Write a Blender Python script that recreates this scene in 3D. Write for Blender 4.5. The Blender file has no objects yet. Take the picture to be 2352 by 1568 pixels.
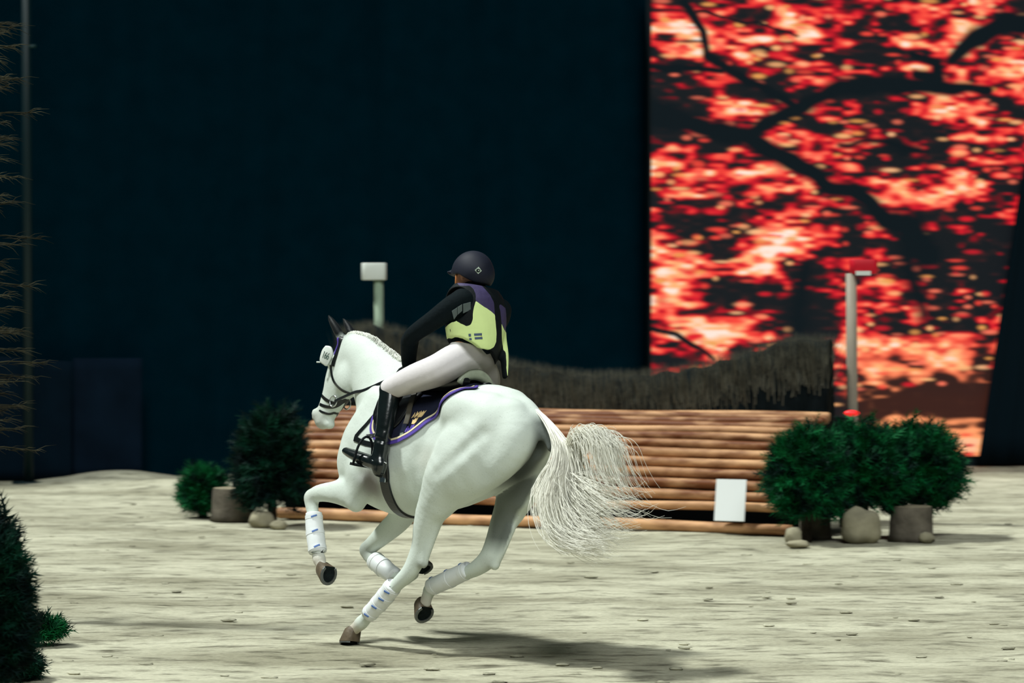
import bpy, bmesh, math, random
import numpy as np
from mathutils import Vector, Matrix, noise as mnoise
from mathutils.bvhtree import BVHTree
from mathutils.geometry import delaunay_2d_cdt

random.seed(7); RNG = np.random.default_rng(7)
SC = bpy.context.scene
COL = SC.collection

# ------------------------------------------------------------------ camera
F, CX, HY, CAMH = 5200.0, 1176.0, 746.0, 1.9      # focal length in pixels of the 2352 wide frame
cam_d = bpy.data.cameras.new('camera'); cam = bpy.data.objects.new('camera', cam_d); COL.objects.link(cam)
cam.location = (0, 0, CAMH); cam.rotation_euler = (math.pi/2, 0, 0)
cam_d.sensor_width = 36; cam_d.lens = F/2352*36; cam_d.shift_y = -(784-HY)/2352
cam_d.clip_end = 300; cam_d.clip_start = .1
cam_d.dof.use_dof = True; cam_d.dof.focus_distance = 13.35; cam_d.dof.aperture_fstop = 2.4
cam_d.dof.aperture_ratio = 0.55
SC.camera = cam

# ------------------------------------------------------------------ world, lights, exposure
w = bpy.data.worlds.new('world'); SC.world = w; w.use_nodes = True
w.node_tree.nodes['Background'].inputs[0].default_value = (.55, .85, .95, 1)
w.node_tree.nodes['Background'].inputs[1].default_value = .05
def sun(name, to_light, strength, angle, col):
    d = bpy.data.lights.new(name, 'SUN'); d.energy = strength; d.angle = math.radians(angle); d.color = col
    o = bpy.data.objects.new(name, d); COL.objects.link(o); o.location = Vector(to_light)*12
    o.rotation_euler = Vector(to_light).to_track_quat('Z', 'Y').to_euler(); return o
sun('arena_floodlight_key', (-.48, .10, .87), 3.9, 5, (.95, 1, .95))
sun('arena_floodlight_front', (.10, -.68, .72), 1.8, 25, (.95, 1, .97))
SC.view_settings.view_transform = 'Standard'; SC.view_settings.look = 'None'
SC.view_settings.gamma = 1; SC.view_settings.exposure = 0
SC.view_settings.use_curve_mapping = False
SC.cycles.use_denoising = True
SC.cycles.max_bounces = 4

# ------------------------------------------------------------------ helpers
def srgb(r, g, b):
    f = lambda c: (c/255/12.92) if c/255 <= .04045 else ((c/255+.055)/1.055)**2.4
    return (f(r), f(g), f(b), 1)
def NT(name):
    m = bpy.data.materials.new(name); m.use_nodes = True
    return m, m.node_tree.nodes, m.node_tree.links, m.node_tree.nodes['Principled BSDF']
def mat(name, col, rough=.6, spec=.3, var=0, scale=20, bump=0, bscale=80, metal=0, stretch=(1,1,1), sheen=0, coat=0, attr=None):
    m, n, l, b = NT(name)
    b.inputs['Base Color'].default_value = col; b.inputs['Roughness'].default_value = rough
    b.inputs['Specular IOR Level'].default_value = spec; b.inputs['Metallic'].default_value = metal
    if sheen: b.inputs['Sheen Weight'].default_value = sheen
    if coat: b.inputs['Coat Weight'].default_value = coat; b.inputs['Coat Roughness'].default_value = .15
    tc = n.new('ShaderNodeTexCoord'); mp = n.new('ShaderNodeMapping'); mp.inputs['Scale'].default_value = stretch
    l.new(tc.outputs['Object'], mp.inputs[0])
    src = None
    if attr:
        a = n.new('ShaderNodeVertexColor'); a.layer_name = attr; src = a.outputs[0]
    if var or src:
        nz = n.new('ShaderNodeTexNoise'); nz.inputs['Scale'].default_value = scale; nz.inputs['Detail'].default_value = 5
        l.new(mp.outputs[0], nz.inputs['Vector'])
        mr = n.new('ShaderNodeMapRange'); mr.inputs[1].default_value = .3; mr.inputs[2].default_value = .7
        mr.inputs[3].default_value = 1-var; mr.inputs[4].default_value = 1+var*.6
        l.new(nz.outputs[0], mr.inputs[0])
        mx = n.new('ShaderNodeVectorMath'); mx.operation = 'SCALE'
        if src: l.new(src, mx.inputs[0])
        else: mx.inputs[0].default_value = col[:3]
        l.new(mr.outputs[0], mx.inputs['Scale']); l.new(mx.outputs[0], b.inputs['Base Color'])
    if bump:
        n2 = n.new('ShaderNodeTexNoise'); n2.inputs['Scale'].default_value = bscale; n2.inputs['Detail'].default_value = 4
        l.new(mp.outputs[0], n2.inputs['Vector'])
        bp = n.new('ShaderNodeBump'); bp.inputs['Strength'].default_value = bump; bp.inputs['Distance'].default_value = .01
        l.new(n2.outputs[0], bp.inputs['Height']); l.new(bp.outputs[0], b.inputs['Normal'])
    return m

def tag(o, label=None, cat=None, group=None, kind=None):
    if label: o['label'] = label
    if cat: o['category'] = cat
    if group: o['group'] = group
    if kind: o['kind'] = kind
    return o
def thing(name, label, cat, loc=(0,0,0), group=None):
    o = bpy.data.objects.new(name, None); COL.objects.link(o); o.location = loc; o.empty_display_size = .1
    return tag(o, label, cat, group)
def link(name, me, m=None, parent=None, smooth=True):
    if m: me.materials.append(m)
    if smooth: me.polygons.foreach_set('use_smooth', [True]*len(me.polygons))
    o = bpy.data.objects.new(name, me); COL.objects.link(o)
    if parent: o.parent = parent
    return o
def base_of(parent):
    b = Vector((0,0,0))
    while parent: b += parent.location; parent = parent.parent
    return b
def part(name, V, Fc, m, parent=None, smooth=True):
    """mesh from world coordinates"""
    V = np.asarray(V, float).reshape(-1, 3)
    b = base_of(parent); me = bpy.data.meshes.new(name)
    if isinstance(Fc, np.ndarray):
        n = len(Fc); k = Fc.shape[1]
        me.vertices.add(len(V)); me.vertices.foreach_set('co', (V-np.array(b)).astype(np.float32).ravel())
        me.loops.add(n*k); me.loops.foreach_set('vertex_index', Fc.astype(np.int32).ravel())
        me.polygons.add(n); me.polygons.foreach_set('loop_start', np.arange(0, n*k, k, dtype=np.int32))
        me.polygons.foreach_set('loop_total', np.full(n, k, np.int32)); me.update(calc_edges=True)
    else:
        me.from_pydata([tuple(p) for p in (V-np.array(b))], [], Fc)
    me.validate(); me.update()
    return link(name, me, m, parent, smooth)
class MB:
    def __init__(s): s.v = []; s.f = []
    def add(s, V, Fc):
        k = len(s.v); s.v += [tuple(p) for p in V]; s.f += [tuple(i+k for i in f) for f in Fc]
    def box(s, c, size, R=None, taper=1):
        c = Vector(c); R = R or Matrix.Identity(3)
        V = []
        for z in (-.5, .5):
            t = taper if z > 0 else 1
            for x, y in ((-.5,-.5),(.5,-.5),(.5,.5),(-.5,.5)): V.append(c+R@Vector((x*size[0]*t, y*size[1]*t, z*size[2])))
        s.add(V, [(0,3,2,1),(4,5,6,7),(0,1,5,4),(1,2,6,5),(2,3,7,6),(3,0,4,7)])
    def tube(s, pts, rad, n=8, cap=True, up=None, flat=1.0):
        pts = [Vector(p) for p in pts]; N = len(pts)
        if not hasattr(rad, '__len__'): rad = [rad]*N
        V = []; prev = None
        for i, p in enumerate(pts):
            t = (pts[min(i+1, N-1)]-pts[max(i-1, 0)])
            if t.length < 1e-9: t = Vector((0,0,1))
            t.normalize()
            a = Vector(up) if up is not None else (prev if prev is not None else (Vector((0,0,1)) if abs(t.z) < .9 else Vector((1,0,0))))
            a = a - t*a.dot(t)
            if a.length < 1e-6: a = t.orthogonal()
            a.normalize(); prev = a; b = t.cross(a)
            for k in range(n):
                q = 2*math.pi*k/n; V.append(p+a*math.cos(q)*rad[i]*flat+b*math.sin(q)*rad[i])
        Fc = [(i*n+k, i*n+(k+1) % n, (i+1)*n+(k+1) % n, (i+1)*n+k) for i in range(N-1) for k in range(n)]
        if cap: Fc += [tuple(range(n-1, -1, -1)), tuple((N-1)*n+k for k in range(n))]
        s.add(V, Fc)
    def ball(s, c, r, n=10, m=7, R=None, jit=0):
        c = Vector(c); r = r if hasattr(r, '__len__') else (r, r, r); R = R or Matrix.Identity(3); V = []
        for i in range(m+1):
            th = math.pi*i/m
            for k in range(n):
                ph = 2*math.pi*k/n; d = Vector((math.sin(th)*math.cos(ph), math.sin(th)*math.sin(ph), math.cos(th)))
                f = 1+jit*mnoise.noise(d*1.7+c*3)
                V.append(c+R@Vector((d.x*r[0]*f, d.y*r[1]*f, d.z*r[2]*f)))
        s.add(V, [(i*n+k, (i+1)*n+k, (i+1)*n+(k+1) % n, i*n+(k+1) % n) for i in range(m) for k in range(n)])
    def build(s, name, m, parent=None, smooth=True):
        return part(name, s.v, s.f, m, parent, smooth)

def ray(u, v): return np.array([(u-CX)/F, 1.0, -(v-HY)/F])
CAMP = np.array([0, 0, CAMH])
def at(u, v, Y): return CAMP+ray(u, v)*Y                      # point of a pixel at a given distance
def ground(u, v): return at(u, v, CAMH*F/(v-HY))              # point of a pixel on the ground
def to_px(P):
    P = np.asarray(P); return np.stack([CX+F*P[..., 0]/P[..., 1], HY-F*(P[..., 2]-CAMH)/P[..., 1]], -1)

# horse frame: x = heading, y = its left, z = its up (it leans to its right in the turn)
TH, PH = math.radians(47), math.radians(10)
HX = np.array([-math.cos(TH), math.sin(TH), 0])
HR = np.array([math.sin(TH)*math.cos(PH), math.cos(TH)*math.cos(PH), -math.sin(PH)])
HL = -HR
HU = np.array([math.sin(TH)*math.sin(PH), math.cos(TH)*math.sin(PH), math.cos(PH)])
HO = ground(805, 1478)+.10*HR
FR = np.stack([HX, HL, HU])                                   # rows: axes
def l2w(q): return np.asarray(q) @ FR+HO
def w2l(p): return (np.asarray(p)-HO) @ FR.T
def PW(u, v, y=0):                                            # pixel ray meets the plane y = const of the horse frame
    d = ray(u, v); return CAMP+d*(((HO @ HL)+y-CAMP @ HL)/(d @ HL))
def PL(u, v, y=0): return w2l(PW(u, v, y))
HM3 = Matrix([[HX[i], HL[i], HU[i]] for i in range(3)])

# ------------------------------------------------------------------ signed distance modelling
def catmull(P, n):
    P = np.asarray(P, float); out = []
    for i in range(len(P)-1):
        p0 = P[max(i-1, 0)]; p1 = P[i]; p2 = P[i+1]; p3 = P[min(i+2, len(P)-1)]
        for k in range(n):
            t = k/n
            out.append(.5*((2*p1)+(-p0+p2)*t+(2*p0-5*p1+4*p2-p3)*t*t+(-p0+3*p1-3*p2+p3)*t**3))
    out.append(P[-1]); return np.array(out)
class SDF:
    def __init__(s, lo, hi, h):
        s.h = h; s.lo = np.array(lo, float)
        s.n = [int(math.ceil((b-a)/h))+1 for a, b in zip(lo, hi)]
        s.ax = [np.float32(lo[i]+h*np.arange(s.n[i])) for i in range(3)]
        s.D = np.full(s.n, .5, np.float32)
    def win(s, lo, hi):
        r = []
        for i in range(3):
            a = max(0, int((lo[i]-s.lo[i])/s.h)); b = min(s.n[i], int((hi[i]-s.lo[i])/s.h)+2)
            if b <= a: return None
            r.append(slice(a, b))
        return tuple(r)
    def pts(s, w): return s.ax[0][w[0]][:, None, None], s.ax[1][w[1]][None, :, None], s.ax[2][w[2]][None, None, :]
    def merge(s, w, d, k, sub=False):
        D = s.D[w]
        if sub: D = -D
        if k > 0:
            hh = np.clip(.5+.5*(d-D)/k, 0, 1); r = d*(1-hh)+D*hh-k*hh*(1-hh)
        else: r = np.minimum(D, d)
        s.D[w] = -r if sub else r
    def chain(s, nodes, k=.03, n=4, lat=(0,1,0), sub=False, off=0):
        """nodes: x,y,z, radius across, radius in plane"""
        N = np.asarray(nodes, float).copy()
        if N.shape[1] == 4: N = np.concatenate([N, N[:, 3:4]], 1)
        N[:, 3:] += off
        Q = catmull(N, n) if len(N) > 2 else N
        m = float(Q[:, 3:].max())+k+2*s.h+.02
        w = s.win(Q[:, :3].min(0)-m, Q[:, :3].max(0)+m)
        if w is None: return
        T = np.full([q.stop-q.start for q in w], .5, np.float32)
        la = np.asarray(lat, float)
        for i in range(len(Q)-1):
            a, b = Q[i], Q[i+1]; mm = max(a[3], a[4], b[3], b[4])+k+2*s.h+.02
            ww = s.win(np.minimum(a[:3], b[:3])-mm, np.maximum(a[:3], b[:3])+mm)
            if ww is None: continue
            x, y, z = s.pts(ww); ab = b[:3]-a[:3]; L2 = float(ab @ ab)+1e-12
            t = np.clip(((x-a[0])*ab[0]+(y-a[1])*ab[1]+(z-a[2])*ab[2])/L2, 0, 1)
            qx = x-a[0]-t*ab[0]; qy = y-a[1]-t*ab[1]; qz = z-a[2]-t*ab[2]
            ql = qx*la[0]+qy*la[1]+qz*la[2]; q2 = np.maximum(qx*qx+qy*qy+qz*qz-ql*ql, 0)
            rl = a[3]+t*(b[3]-a[3]); rs = a[4]+t*(b[4]-a[4])
            k0 = np.sqrt((ql/rl)**2+q2/rs**2)+1e-6; k1 = np.sqrt((ql/rl**2)**2+q2/rs**4)+1e-6
            d = k0*(k0-1)/k1
            sl = tuple(slice(ww[j].start-w[j].start, ww[j].stop-w[j].start) for j in range(3))
            T[sl] = np.minimum(T[sl], d)
        s.merge(w, T, k, sub)
    def ell(s, c, r, k=.03, R=None, sub=False, off=0):
        r = np.asarray(r, float)+off; m = float(max(r))+k+2*s.h+.02; c = np.asarray(c, float)
        w = s.win(c-m, c+m)
        if w is None: return
        x, y, z = s.pts(w); x = x-c[0]; y = y-c[1]; z = z-c[2]
        if R is not None:
            R = np.asarray(R); x, y, z = (R[0,0]*x+R[0,1]*y+R[0,2]*z), (R[1,0]*x+R[1,1]*y+R[1,2]*z), (R[2,0]*x+R[2,1]*y+R[2,2]*z)
        k0 = np.sqrt((x/r[0])**2+(y/r[1])**2+(z/r[2])**2)+1e-6
        k1 = np.sqrt((x/r[0]**2)**2+(y/r[1]**2)**2+(z/r[2]**2)**2)+1e-6
        s.merge(w, k0*(k0-1)/k1, k, sub)
    def mesh(s):
        D = s.D; S = D < 0; h = s.h
        c = np.zeros([q-1 for q in D.shape], np.int8)
        for dx in (0,1):
            for dy in (0,1):
                for dz in (0,1):
                    c += S[dx:D.shape[0]-1+dx, dy:D.shape[1]-1+dy, dz:D.shape[2]-1+dz]
        act = (c > 0) & (c < 8); I = np.argwhere(act)
        idm = np.full(act.shape, -1, np.int32); idm[act] = np.arange(len(I))
        acc = np.zeros((len(I), 3)); cnt = np.zeros(len(I))
        for axis in range(3):
            o1, o2 = [q for q in range(3) if q != axis]
            for e1 in (0,1):
                for e2 in (0,1):
                    A = I.copy(); A[:, o1] += e1; A[:, o2] += e2; B = A.copy(); B[:, axis] += 1
                    da = D[A[:,0],A[:,1],A[:,2]]; db = D[B[:,0],B[:,1],B[:,2]]
                    cr = (da < 0) != (db < 0); t = np.where(cr, da/np.where(cr, da-db, 1), 0)
                    p = A.astype(float); p[:, axis] += t
                    acc[cr] += p[cr]; cnt[cr] += 1
        V = acc/cnt[:, None]*h+s.lo
        quads = []
        for axis in range(3):
            o1, o2 = (axis+1) % 3, (axis+2) % 3
            sa = [slice(None)]*3; sb = [slice(None)]*3; sa[axis] = slice(0, -1); sb[axis] = slice(1, None)
            X = S[tuple(sa)] != S[tuple(sb)]; E = np.argwhere(X)
            ok = (E[:, o1] > 0) & (E[:, o2] > 0) & (E[:, o1] < D.shape[o1]-1) & (E[:, o2] < D.shape[o2]-1); E = E[ok]
            ins = S[E[:,0],E[:,1],E[:,2]]
            def cid(d1, d2):
                Q = E.copy(); Q[:, o1] += d1; Q[:, o2] += d2; return idm[Q[:,0],Q[:,1],Q[:,2]]
            q = np.stack([cid(-1,-1), cid(0,-1), cid(0,0), cid(-1,0)], 1)
            q[~ins] = q[~ins][:, ::-1]; quads.append(q)
        return V, np.concatenate(quads)
def relax(V, Q, it=2, lam=.5):
    V = V.copy()
    e = np.concatenate([Q[:, [0,1]], Q[:, [1,2]], Q[:, [2,3]], Q[:, [3,0]]]); e = np.concatenate([e, e[:, ::-1]])
    for _ in range(it):
        A = np.zeros_like(V); n = np.zeros(len(V))
        np.add.at(A, e[:,0], V[e[:,1]]); np.add.at(n, e[:,0], 1)
        V += lam*(A/np.maximum(n, 1)[:, None]-V)
    return V
def bvh_of(V, Q): return BVHTree.FromPolygons([Vector(p) for p in V], [tuple(int(i) for i in q) for q in Q])
def vcol(o, name, C):
    a = o.data.color_attributes.new(name, 'FLOAT_COLOR', 'POINT')
    C = np.concatenate([C, np.ones((len(C), 1))], 1) if C.shape[1] == 3 else C

    a.data.foreach_set('color', np.ascontiguousarray(C, dtype=np.float32).ravel())
def inpoly(P, poly):
    P = np.asarray(P); x, y = P[:, 0], P[:, 1]; r = np.zeros(len(P), bool); n = len(poly)
    for i in range(n):
        x1, y1 = poly[i]; x2, y2 = poly[(i+1) % n]
        c = ((y1 > y) != (y2 > y)); c &= x < (x2-x1)*(y-y1)/((y2-y1) if y2 != y1 else 1e-9)+x1
        r ^= c
    return r

# ------------------------------------------------------------------ setting: sand floor, black drapes, led wall
def sand_mat(name='sand', base=(196,193,172), dark=(104,101,86)):
    m, n, l, b = NT(name); b.inputs['Roughness'].default_value = .95; b.inputs['Specular IOR Level'].default_value = .1
    tc = n.new('ShaderNodeTexCoord')
    def nz(scale, st, det=6, rgh=.6):
        mp = n.new('ShaderNodeMapping'); mp.inputs['Scale'].default_value = st; l.new(tc.outputs['Object'], mp.inputs[0])
        q = n.new('ShaderNodeTexNoise'); q.inputs['Scale'].default_value = scale; q.inputs['Detail'].default_value = det
        q.inputs['Roughness'].default_value = rgh; l.new(mp.outputs[0], q.inputs['Vector']); return q.outputs[0]
    a = nz(1.5, (.38, 1, 1)); c = nz(9, (.36, 1, 1)); d = nz(60, (.5, 1, 1))
    def ramp(s, p0, p1, c0, c1):
        r = n.new('ShaderNodeValToRGB'); r.color_ramp.elements[0].position = p0; r.color_ramp.elements[1].position = p1
        r.color_ramp.elements[0].color = c0; r.color_ramp.elements[1].color = c1; l.new(s, r.inputs[0]); return r.outputs[0]
    base, dark = srgb(*base), srgb(*dark)
    col = ramp(c, .29, .50, dark, base)
    col2 = ramp(a, .36, .60, (.56,.55,.52,1), (1,1,1,1))
    col3 = ramp(d, .25, .6, (.74,.74,.72,1), (1.05,1.05,1.03,1))
    for q in (col2, col3):
        mx = n.new('ShaderNodeMixRGB'); mx.blend_type = 'MULTIPLY'; mx.inputs[0].default_value = 1
        l.new(col, mx.inputs[1]); l.new(q, mx.inputs[2]); col = mx.outputs[0]
    l.new(col, b.inputs['Base Color'])
    ad = n.new('ShaderNodeMath'); ad.operation = 'ADD'; l.new(c, ad.inputs[0]); l.new(d, ad.inputs[1])
    bp = n.new('ShaderNodeBump'); bp.inputs['Strength'].default_value = .5; bp.inputs['Distance'].default_value = .022
    l.new(ad.outputs[0], bp.inputs['Height']); l.new(bp.outputs[0], b.inputs['Normal'])
    return m
M_SAND = sand_mat()
nx, ny = 240, 300
gx = np.linspace(-14, 14, nx); gy = np.linspace(3, 42, ny)
X, Yg = np.meshgrid(gx, gy, indexing='ij')
Z = np.zeros_like(X)
for i in range(nx):
    for j in range(ny):
        Z[i, j] = .018*mnoise.noise(Vector((gx[i]*.9, gy[j]*1.6, 0)))+.01*mnoise.noise(Vector((gx[i]*2.5, gy[j]*5, 3)))
Z -= .008
for (u, v, hgt, rx, ry) in ((270, 1098, .16, .8, .5), (390, 1112, .12, .6, .6)):
    c = ground(u, v+10); Z += hgt*np.exp(-((X-c[0])/rx)**2-((Yg-c[1])/ry)**2)
V = np.stack([X, Yg, Z], -1).reshape(-1, 3)
idx = np.arange(nx*ny).reshape(nx, ny)
Q = np.stack([idx[:-1,:-1], idx[1:,:-1], idx[1:,1:], idx[:-1,1:]], -1).reshape(-1, 4)
floor = part('floor', V, Q, M_SAND); tag(floor, 'pale raked sand footing of the indoor arena', None, None, 'structure')
# loose clods of sand
mb = MB()
for i in range(160):
    u = random.uniform(0, 2352); v = 1100+468*random.random()**.8; c = ground(u, v); r = random.uniform(.006, .022)
    mb.ball((c[0], c[1], -r*.2), (r*2.2, r*1.1, r*.45), 8, 6, None, .6)
clods = mb.build('sand_clods', M_SAND, floor); clods['kind'] = 'stuff'

WA = ground(325, 1096); WB = ground(2352, 1066)               # foot of the back wall
wt = (WB-WA)/np.linalg.norm(WB-WA); wn = np.array([wt[1], -wt[0], 0])   # wn towards the camera
def wallpt(u, v, off=0):                                      # pixel onto the wall plane moved towards the camera
    d = ray(u, v); P0 = WA+wn*off; return CAMP+d*(((P0-CAMP) @ wn)/(d @ wn))
M_DRAPE = mat('black_drape', srgb(1, 26, 36), .95, 0, .15, 3)
S = np.arange(-11, 22, .06); zz = np.array([0, 2, 4, 6, 7.4])
V = []; 
for s_ in S:
    k = .05*math.sin(s_*5.2)+.025*math.sin(s_*9.1+1)
    for z in zz: V.append(WA+wt*s_+wn*(-.35+k)+np.array([0, 0, z-.05]))
m_ = len(zz); Q = np.array([(i*m_+j, (i+1)*m_+j, (i+1)*m_+j+1, i*m_+j+1) for i in range(len(S)-1) for j in range(m_-1)])
tag(part('wall_back', V, Q, M_DRAPE), 'tall black drape closing the back of the arena', None, None, 'structure')
# led wall ---------------------------------------------------------------
u0, u1, v0, v1, ST = 1496, 2440, -40, 1057, 3.0
NX, NY = int((u1-u0)/ST), int((v1-v0)/ST)
U, Vv = np.meshgrid(u0+ST*(np.arange(NX)+.5), v0+ST*(np.arange(NY)+.5), indexing='ij')
def smooth_noise(sx, sy, seed):
    g = np.random.default_rng(seed); a = g.random((int((u1-u0)/sx)+3, int((v1-v0)/sy)+3))
    fx = (U-u0)/sx; fy = (Vv-v0)/sy; ix = fx.astype(int); iy = fy.astype(int); tx = fx-ix; ty = fy-iy
    tx = tx*tx*(3-2*tx); ty = ty*ty*(3-2*ty)
    return (a[ix,iy]*(1-tx)+a[ix+1,iy]*tx)*(1-ty)+(a[ix,iy+1]*(1-tx)+a[ix+1,iy+1]*tx)*ty
lin = lambda r, g, b: np.array(srgb(r, g, b)[:3])
DARK, WINE, RED, CORAL, SALM, PALE, WHITE, GOLD, BROWN = (lin(18,22,26), lin(120,14,28), lin(222,24,42), lin(250,72,58), lin(255,120,92), lin(255,184,122), lin(255,232,216), lin(236,160,84), lin(84,38,28))
# how light (leaf density) and how yellow each region of the picture is: u, v, ru, rv, density change, paleness change
REG = [(1560,60,70,60,.35,.5),(1680,90,110,70,.45,.7),(1800,70,120,70,.35,.5),(1900,40,70,50,.3,.2),(2060,60,70,60,.15,.2),(2230,30,80,70,.4,.6),(2335,110,40,60,.5,.9),(2300,20,40,30,-.8,0),
 (1960,60,60,60,-.45,0),(1970,130,80,50,-.5,0),(1640,180,120,40,.05,-.2),(1560,240,60,50,-.7,0),(1520,270,50,40,-.6,0),(1720,250,50,30,.35,.2),(1660,245,60,22,.3,.2),
 (2080,110,70,40,.3,.2),(2080,150,60,24,.3,-.2),(1860,170,60,30,.2,.0),(2120,215,60,30,.25,.1),(2220,220,70,80,.35,-.1),(2200,280,70,40,.4,.1),(1830,330,70,40,.45,.5),(1960,340,70,40,.25,.1),
 (2040,290,90,50,-.45,-.2),(1960,260,90,40,-.2,-.3),(1540,370,60,40,.35,.4),(1740,390,80,40,.45,.6),(1620,350,60,26,-.2,0),(1540,430,60,40,.3,.3),(1700,440,120,30,.25,.5),(2080,420,100,50,.4,.6),(2200,420,120,60,.3,.3),(2120,370,60,30,-.2,0),
 (1800,480,60,40,.15,.3),(1950,520,80,50,-.3,-.2),(1620,500,110,30,-.25,-.1),(1530,530,50,60,.35,.2),(1600,520,40,30,-.3,0),(1770,590,62,60,.7,1.5),(1780,540,50,30,.5,1.2),(1680,590,40,40,-.35,0),(1700,620,60,20,.4,.8),
 (1530,620,60,60,.45,.4),(1540,680,80,60,.3,.5),(1640,690,60,60,-.25,0),(1600,760,110,60,.4,.6),(1700,780,90,60,.35,.4),(1740,700,80,60,-.35,-.1),(1850,700,60,70,-.8,-.3),(1850,610,60,50,-.3,0),(1890,760,50,50,-.9,0),
 (1940,690,40,60,.45,.8),(1930,790,40,60,.5,.9),(2040,690,90,80,.2,0),(2040,600,60,50,.1,-.3),(2120,560,80,120,-.5,-.3),(2200,560,60,60,-.15,-.2),(2250,640,60,120,-.3,-.1),(2180,700,50,60,.05,.1),(2020,786,110,16,.5,1.0),(2090,835,130,34,.34,.3),(2000,850,50,40,.3,.4),
 (2180,800,60,40,.3,.3),(2150,860,50,20,.4,.1),(2080,930,140,40,-.8,-.4),(2180,920,60,60,-.8,-.4),(2270,800,30,90,.2,-.6),(2100,970,60,16,.3,.3),(2200,1010,60,40,.6,.9),(2225,1035,30,26,.7,1.3),(2290,960,60,110,-.9,-.3),(2300,560,60,110,-.5,-.2)]
dens = np.full_like(U, .42); pale = np.zeros_like(U)
for (cu, cv, ru, rv, dd, dp) in REG:
    g = np.exp(-((U-cu)/ru)**2-((Vv-cv)/rv)**2); dens += dd*g; pale += dp*g
t = .52*smooth_noise(50, 18, 1)+.28*smooth_noise(22, 8, 2)+.20*smooth_noise(90, 50, 3)
val = np.clip((t-.5)*2.5+dens-.17, 0, 1.15)
val2 = np.clip(val+.5*(smooth_noise(26, 8, 5)-.5)+.15*pale, 0, 1.4)
stops = [(0, DARK), (.16, DARK+BROWN*.12), (.34, WINE*.8), (.54, RED*.9), (.72, CORAL), (.90, SALM), (1.12, PALE), (1.4, WHITE)]
C = np.zeros(U.shape+(3,))
for c in range(3): C[..., c] = np.interp(val2, [s_[0] for s_ in stops], [s_[1][c] for s_ in stops])
gold = np.clip((Vv-760)/160, 0, 1)*np.clip((U-1900)/80, 0, 1)
C = C*(1-gold[..., None]*.75)+gold[..., None]*.75*(C.max(-1, keepdims=True)*np.array([1, .42, .16])+BROWN*.5)
# single bright leaves
for _ in range(1000):
    cu, cv = RNG.uniform(u0, u1), RNG.uniform(v0, v1); i, j = int((cu-u0)/ST), int((cv-v0)/ST)
    i, j = min(i, NX-1), min(j, NY-1); dn = dens[i, j]
    if RNG.random() > .35+.6*dn or dn < -.1: continue
    ru, rv = RNG.uniform(7, 22), RNG.uniform(3, 6.5); a = slice(max(0, i-12), i+13); b = slice(max(0, j-5), j+6)
    g = np.exp(-(((U[a, b]-cu)/ru)**2+((Vv[a, b]-cv)/rv)**2)**2)[..., None]*RNG.uniform(.5, .95)
    col = [RED, CORAL, SALM, PALE, PALE*.9+WHITE*.1, GOLD][RNG.choice(6, p=[.16, .2, .26, .2, .08, .1])]
    C[a, b] = C[a, b]*(1-g)+g*col
def branch(pts, wds, soft=.35):
    pts = [(1460+x/2.178, y/2.178) for x, y in pts]
    best = np.full(U.shape, 9.)
    wob = (smooth_noise(40, 30, 9)-.5)*14
    for k in range(len(pts)-1):
        ax, ay = pts[k]; bx, by = pts[k+1]; dx, dy = bx-ax, by-ay
        tt = np.clip(((U-ax)*dx+(Vv-ay)*dy)/(dx*dx+dy*dy), 0, 1)
        d = np.hypot(U-ax-tt*dx, (Vv-ay-tt*dy)+wob)/((wds[k]+(wds[k+1]-wds[k])*tt)/2.178/2)
        best = np.minimum(best, d)
    g = np.clip((1+soft-best)/(2*soft), 0, 1)[..., None]
    C[:] = C*(1-g)+g*lin(4, 16, 22)
branch([(80,560),(200,590),(350,640),(540,680),(640,740),(770,800),(870,860),(950,920),(1060,930),(1150,1000),(1230,1080),(1350,1130),(1420,1250)], [150,130,100,96,84,84,86,84,80,90,110,150,170])
branch([(560,660),(700,560),(850,500),(1000,420),(1150,400),(1450,385),(1600,400),(1750,410)], [70,66,84,84,84,80,66,44])
branch([(1380,330),(1490,350),(1480,270),(1360,235)], [54,70,50,30]); branch([(1560,260),(1680,150),(1830,60),(1943,60)], [60,100,110,120])
branch([(240,10),(330,150),(350,280),(450,350),(600,420),(760,500)], [50,36,44,50,54,44]); branch([(300,60),(450,75),(700,130),(790,150)], [16,14,16,10])
branch([(90,205),(330,205)], [10,12]); branch([(90,345),(300,340),(420,360)], [36,36,28])
branch([(1350,1150),(1330,1300),(1420,1568)], [120,90,70], .9); branch([(830,1320),(790,1568),(800,1700)], [60,120,150], .8)
branch([(70,1640),(200,1670),(300,1740),(380,1790)], [26,30,26,14])
branch([(1000,700),(1200,690),(1400,740)], [30,40,60], .8)
C = C.reshape(-1, 3)
# mesh: one quad per led cell group, slightly set in a black frame
gu = u0+ST*np.arange(NX+1); gv = v0+ST*np.arange(NY+1)
c00, c10, c01 = wallpt(u0, v0, .12), wallpt(u1, v0, .12), wallpt(u0, v1, .12)
GU, GV = np.meshgrid(np.arange(NX)/(NX-1), np.arange(NY)/(NY-1), indexing='ij')
V = c00+GU[..., None]*np.array([c10[0]-c00[0], c10[1]-c00[1], 0])+GV[..., None]*(c01-c00)
idx = np.arange(NX*NY).reshape(NX, NY)
Q = np.stack([idx[:-1,:-1], idx[:-1,1:], idx[1:,1:], idx[1:,:-1]], -1).reshape(-1, 4)
m, n, l, b = NT('led_picture'); b.inputs['Base Color'].default_value = (.004,.005,.006,1); b.inputs['Roughness'].default_value = .6; b.inputs['Specular IOR Level'].default_value = .1
vc = n.new('ShaderNodeVertexColor'); vc.layer_name = 'picture'
tc = n.new('ShaderNodeTexCoord'); sx = n.new('ShaderNodeSeparateXYZ'); l.new(tc.outputs['Object'], sx.inputs[0])
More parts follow.
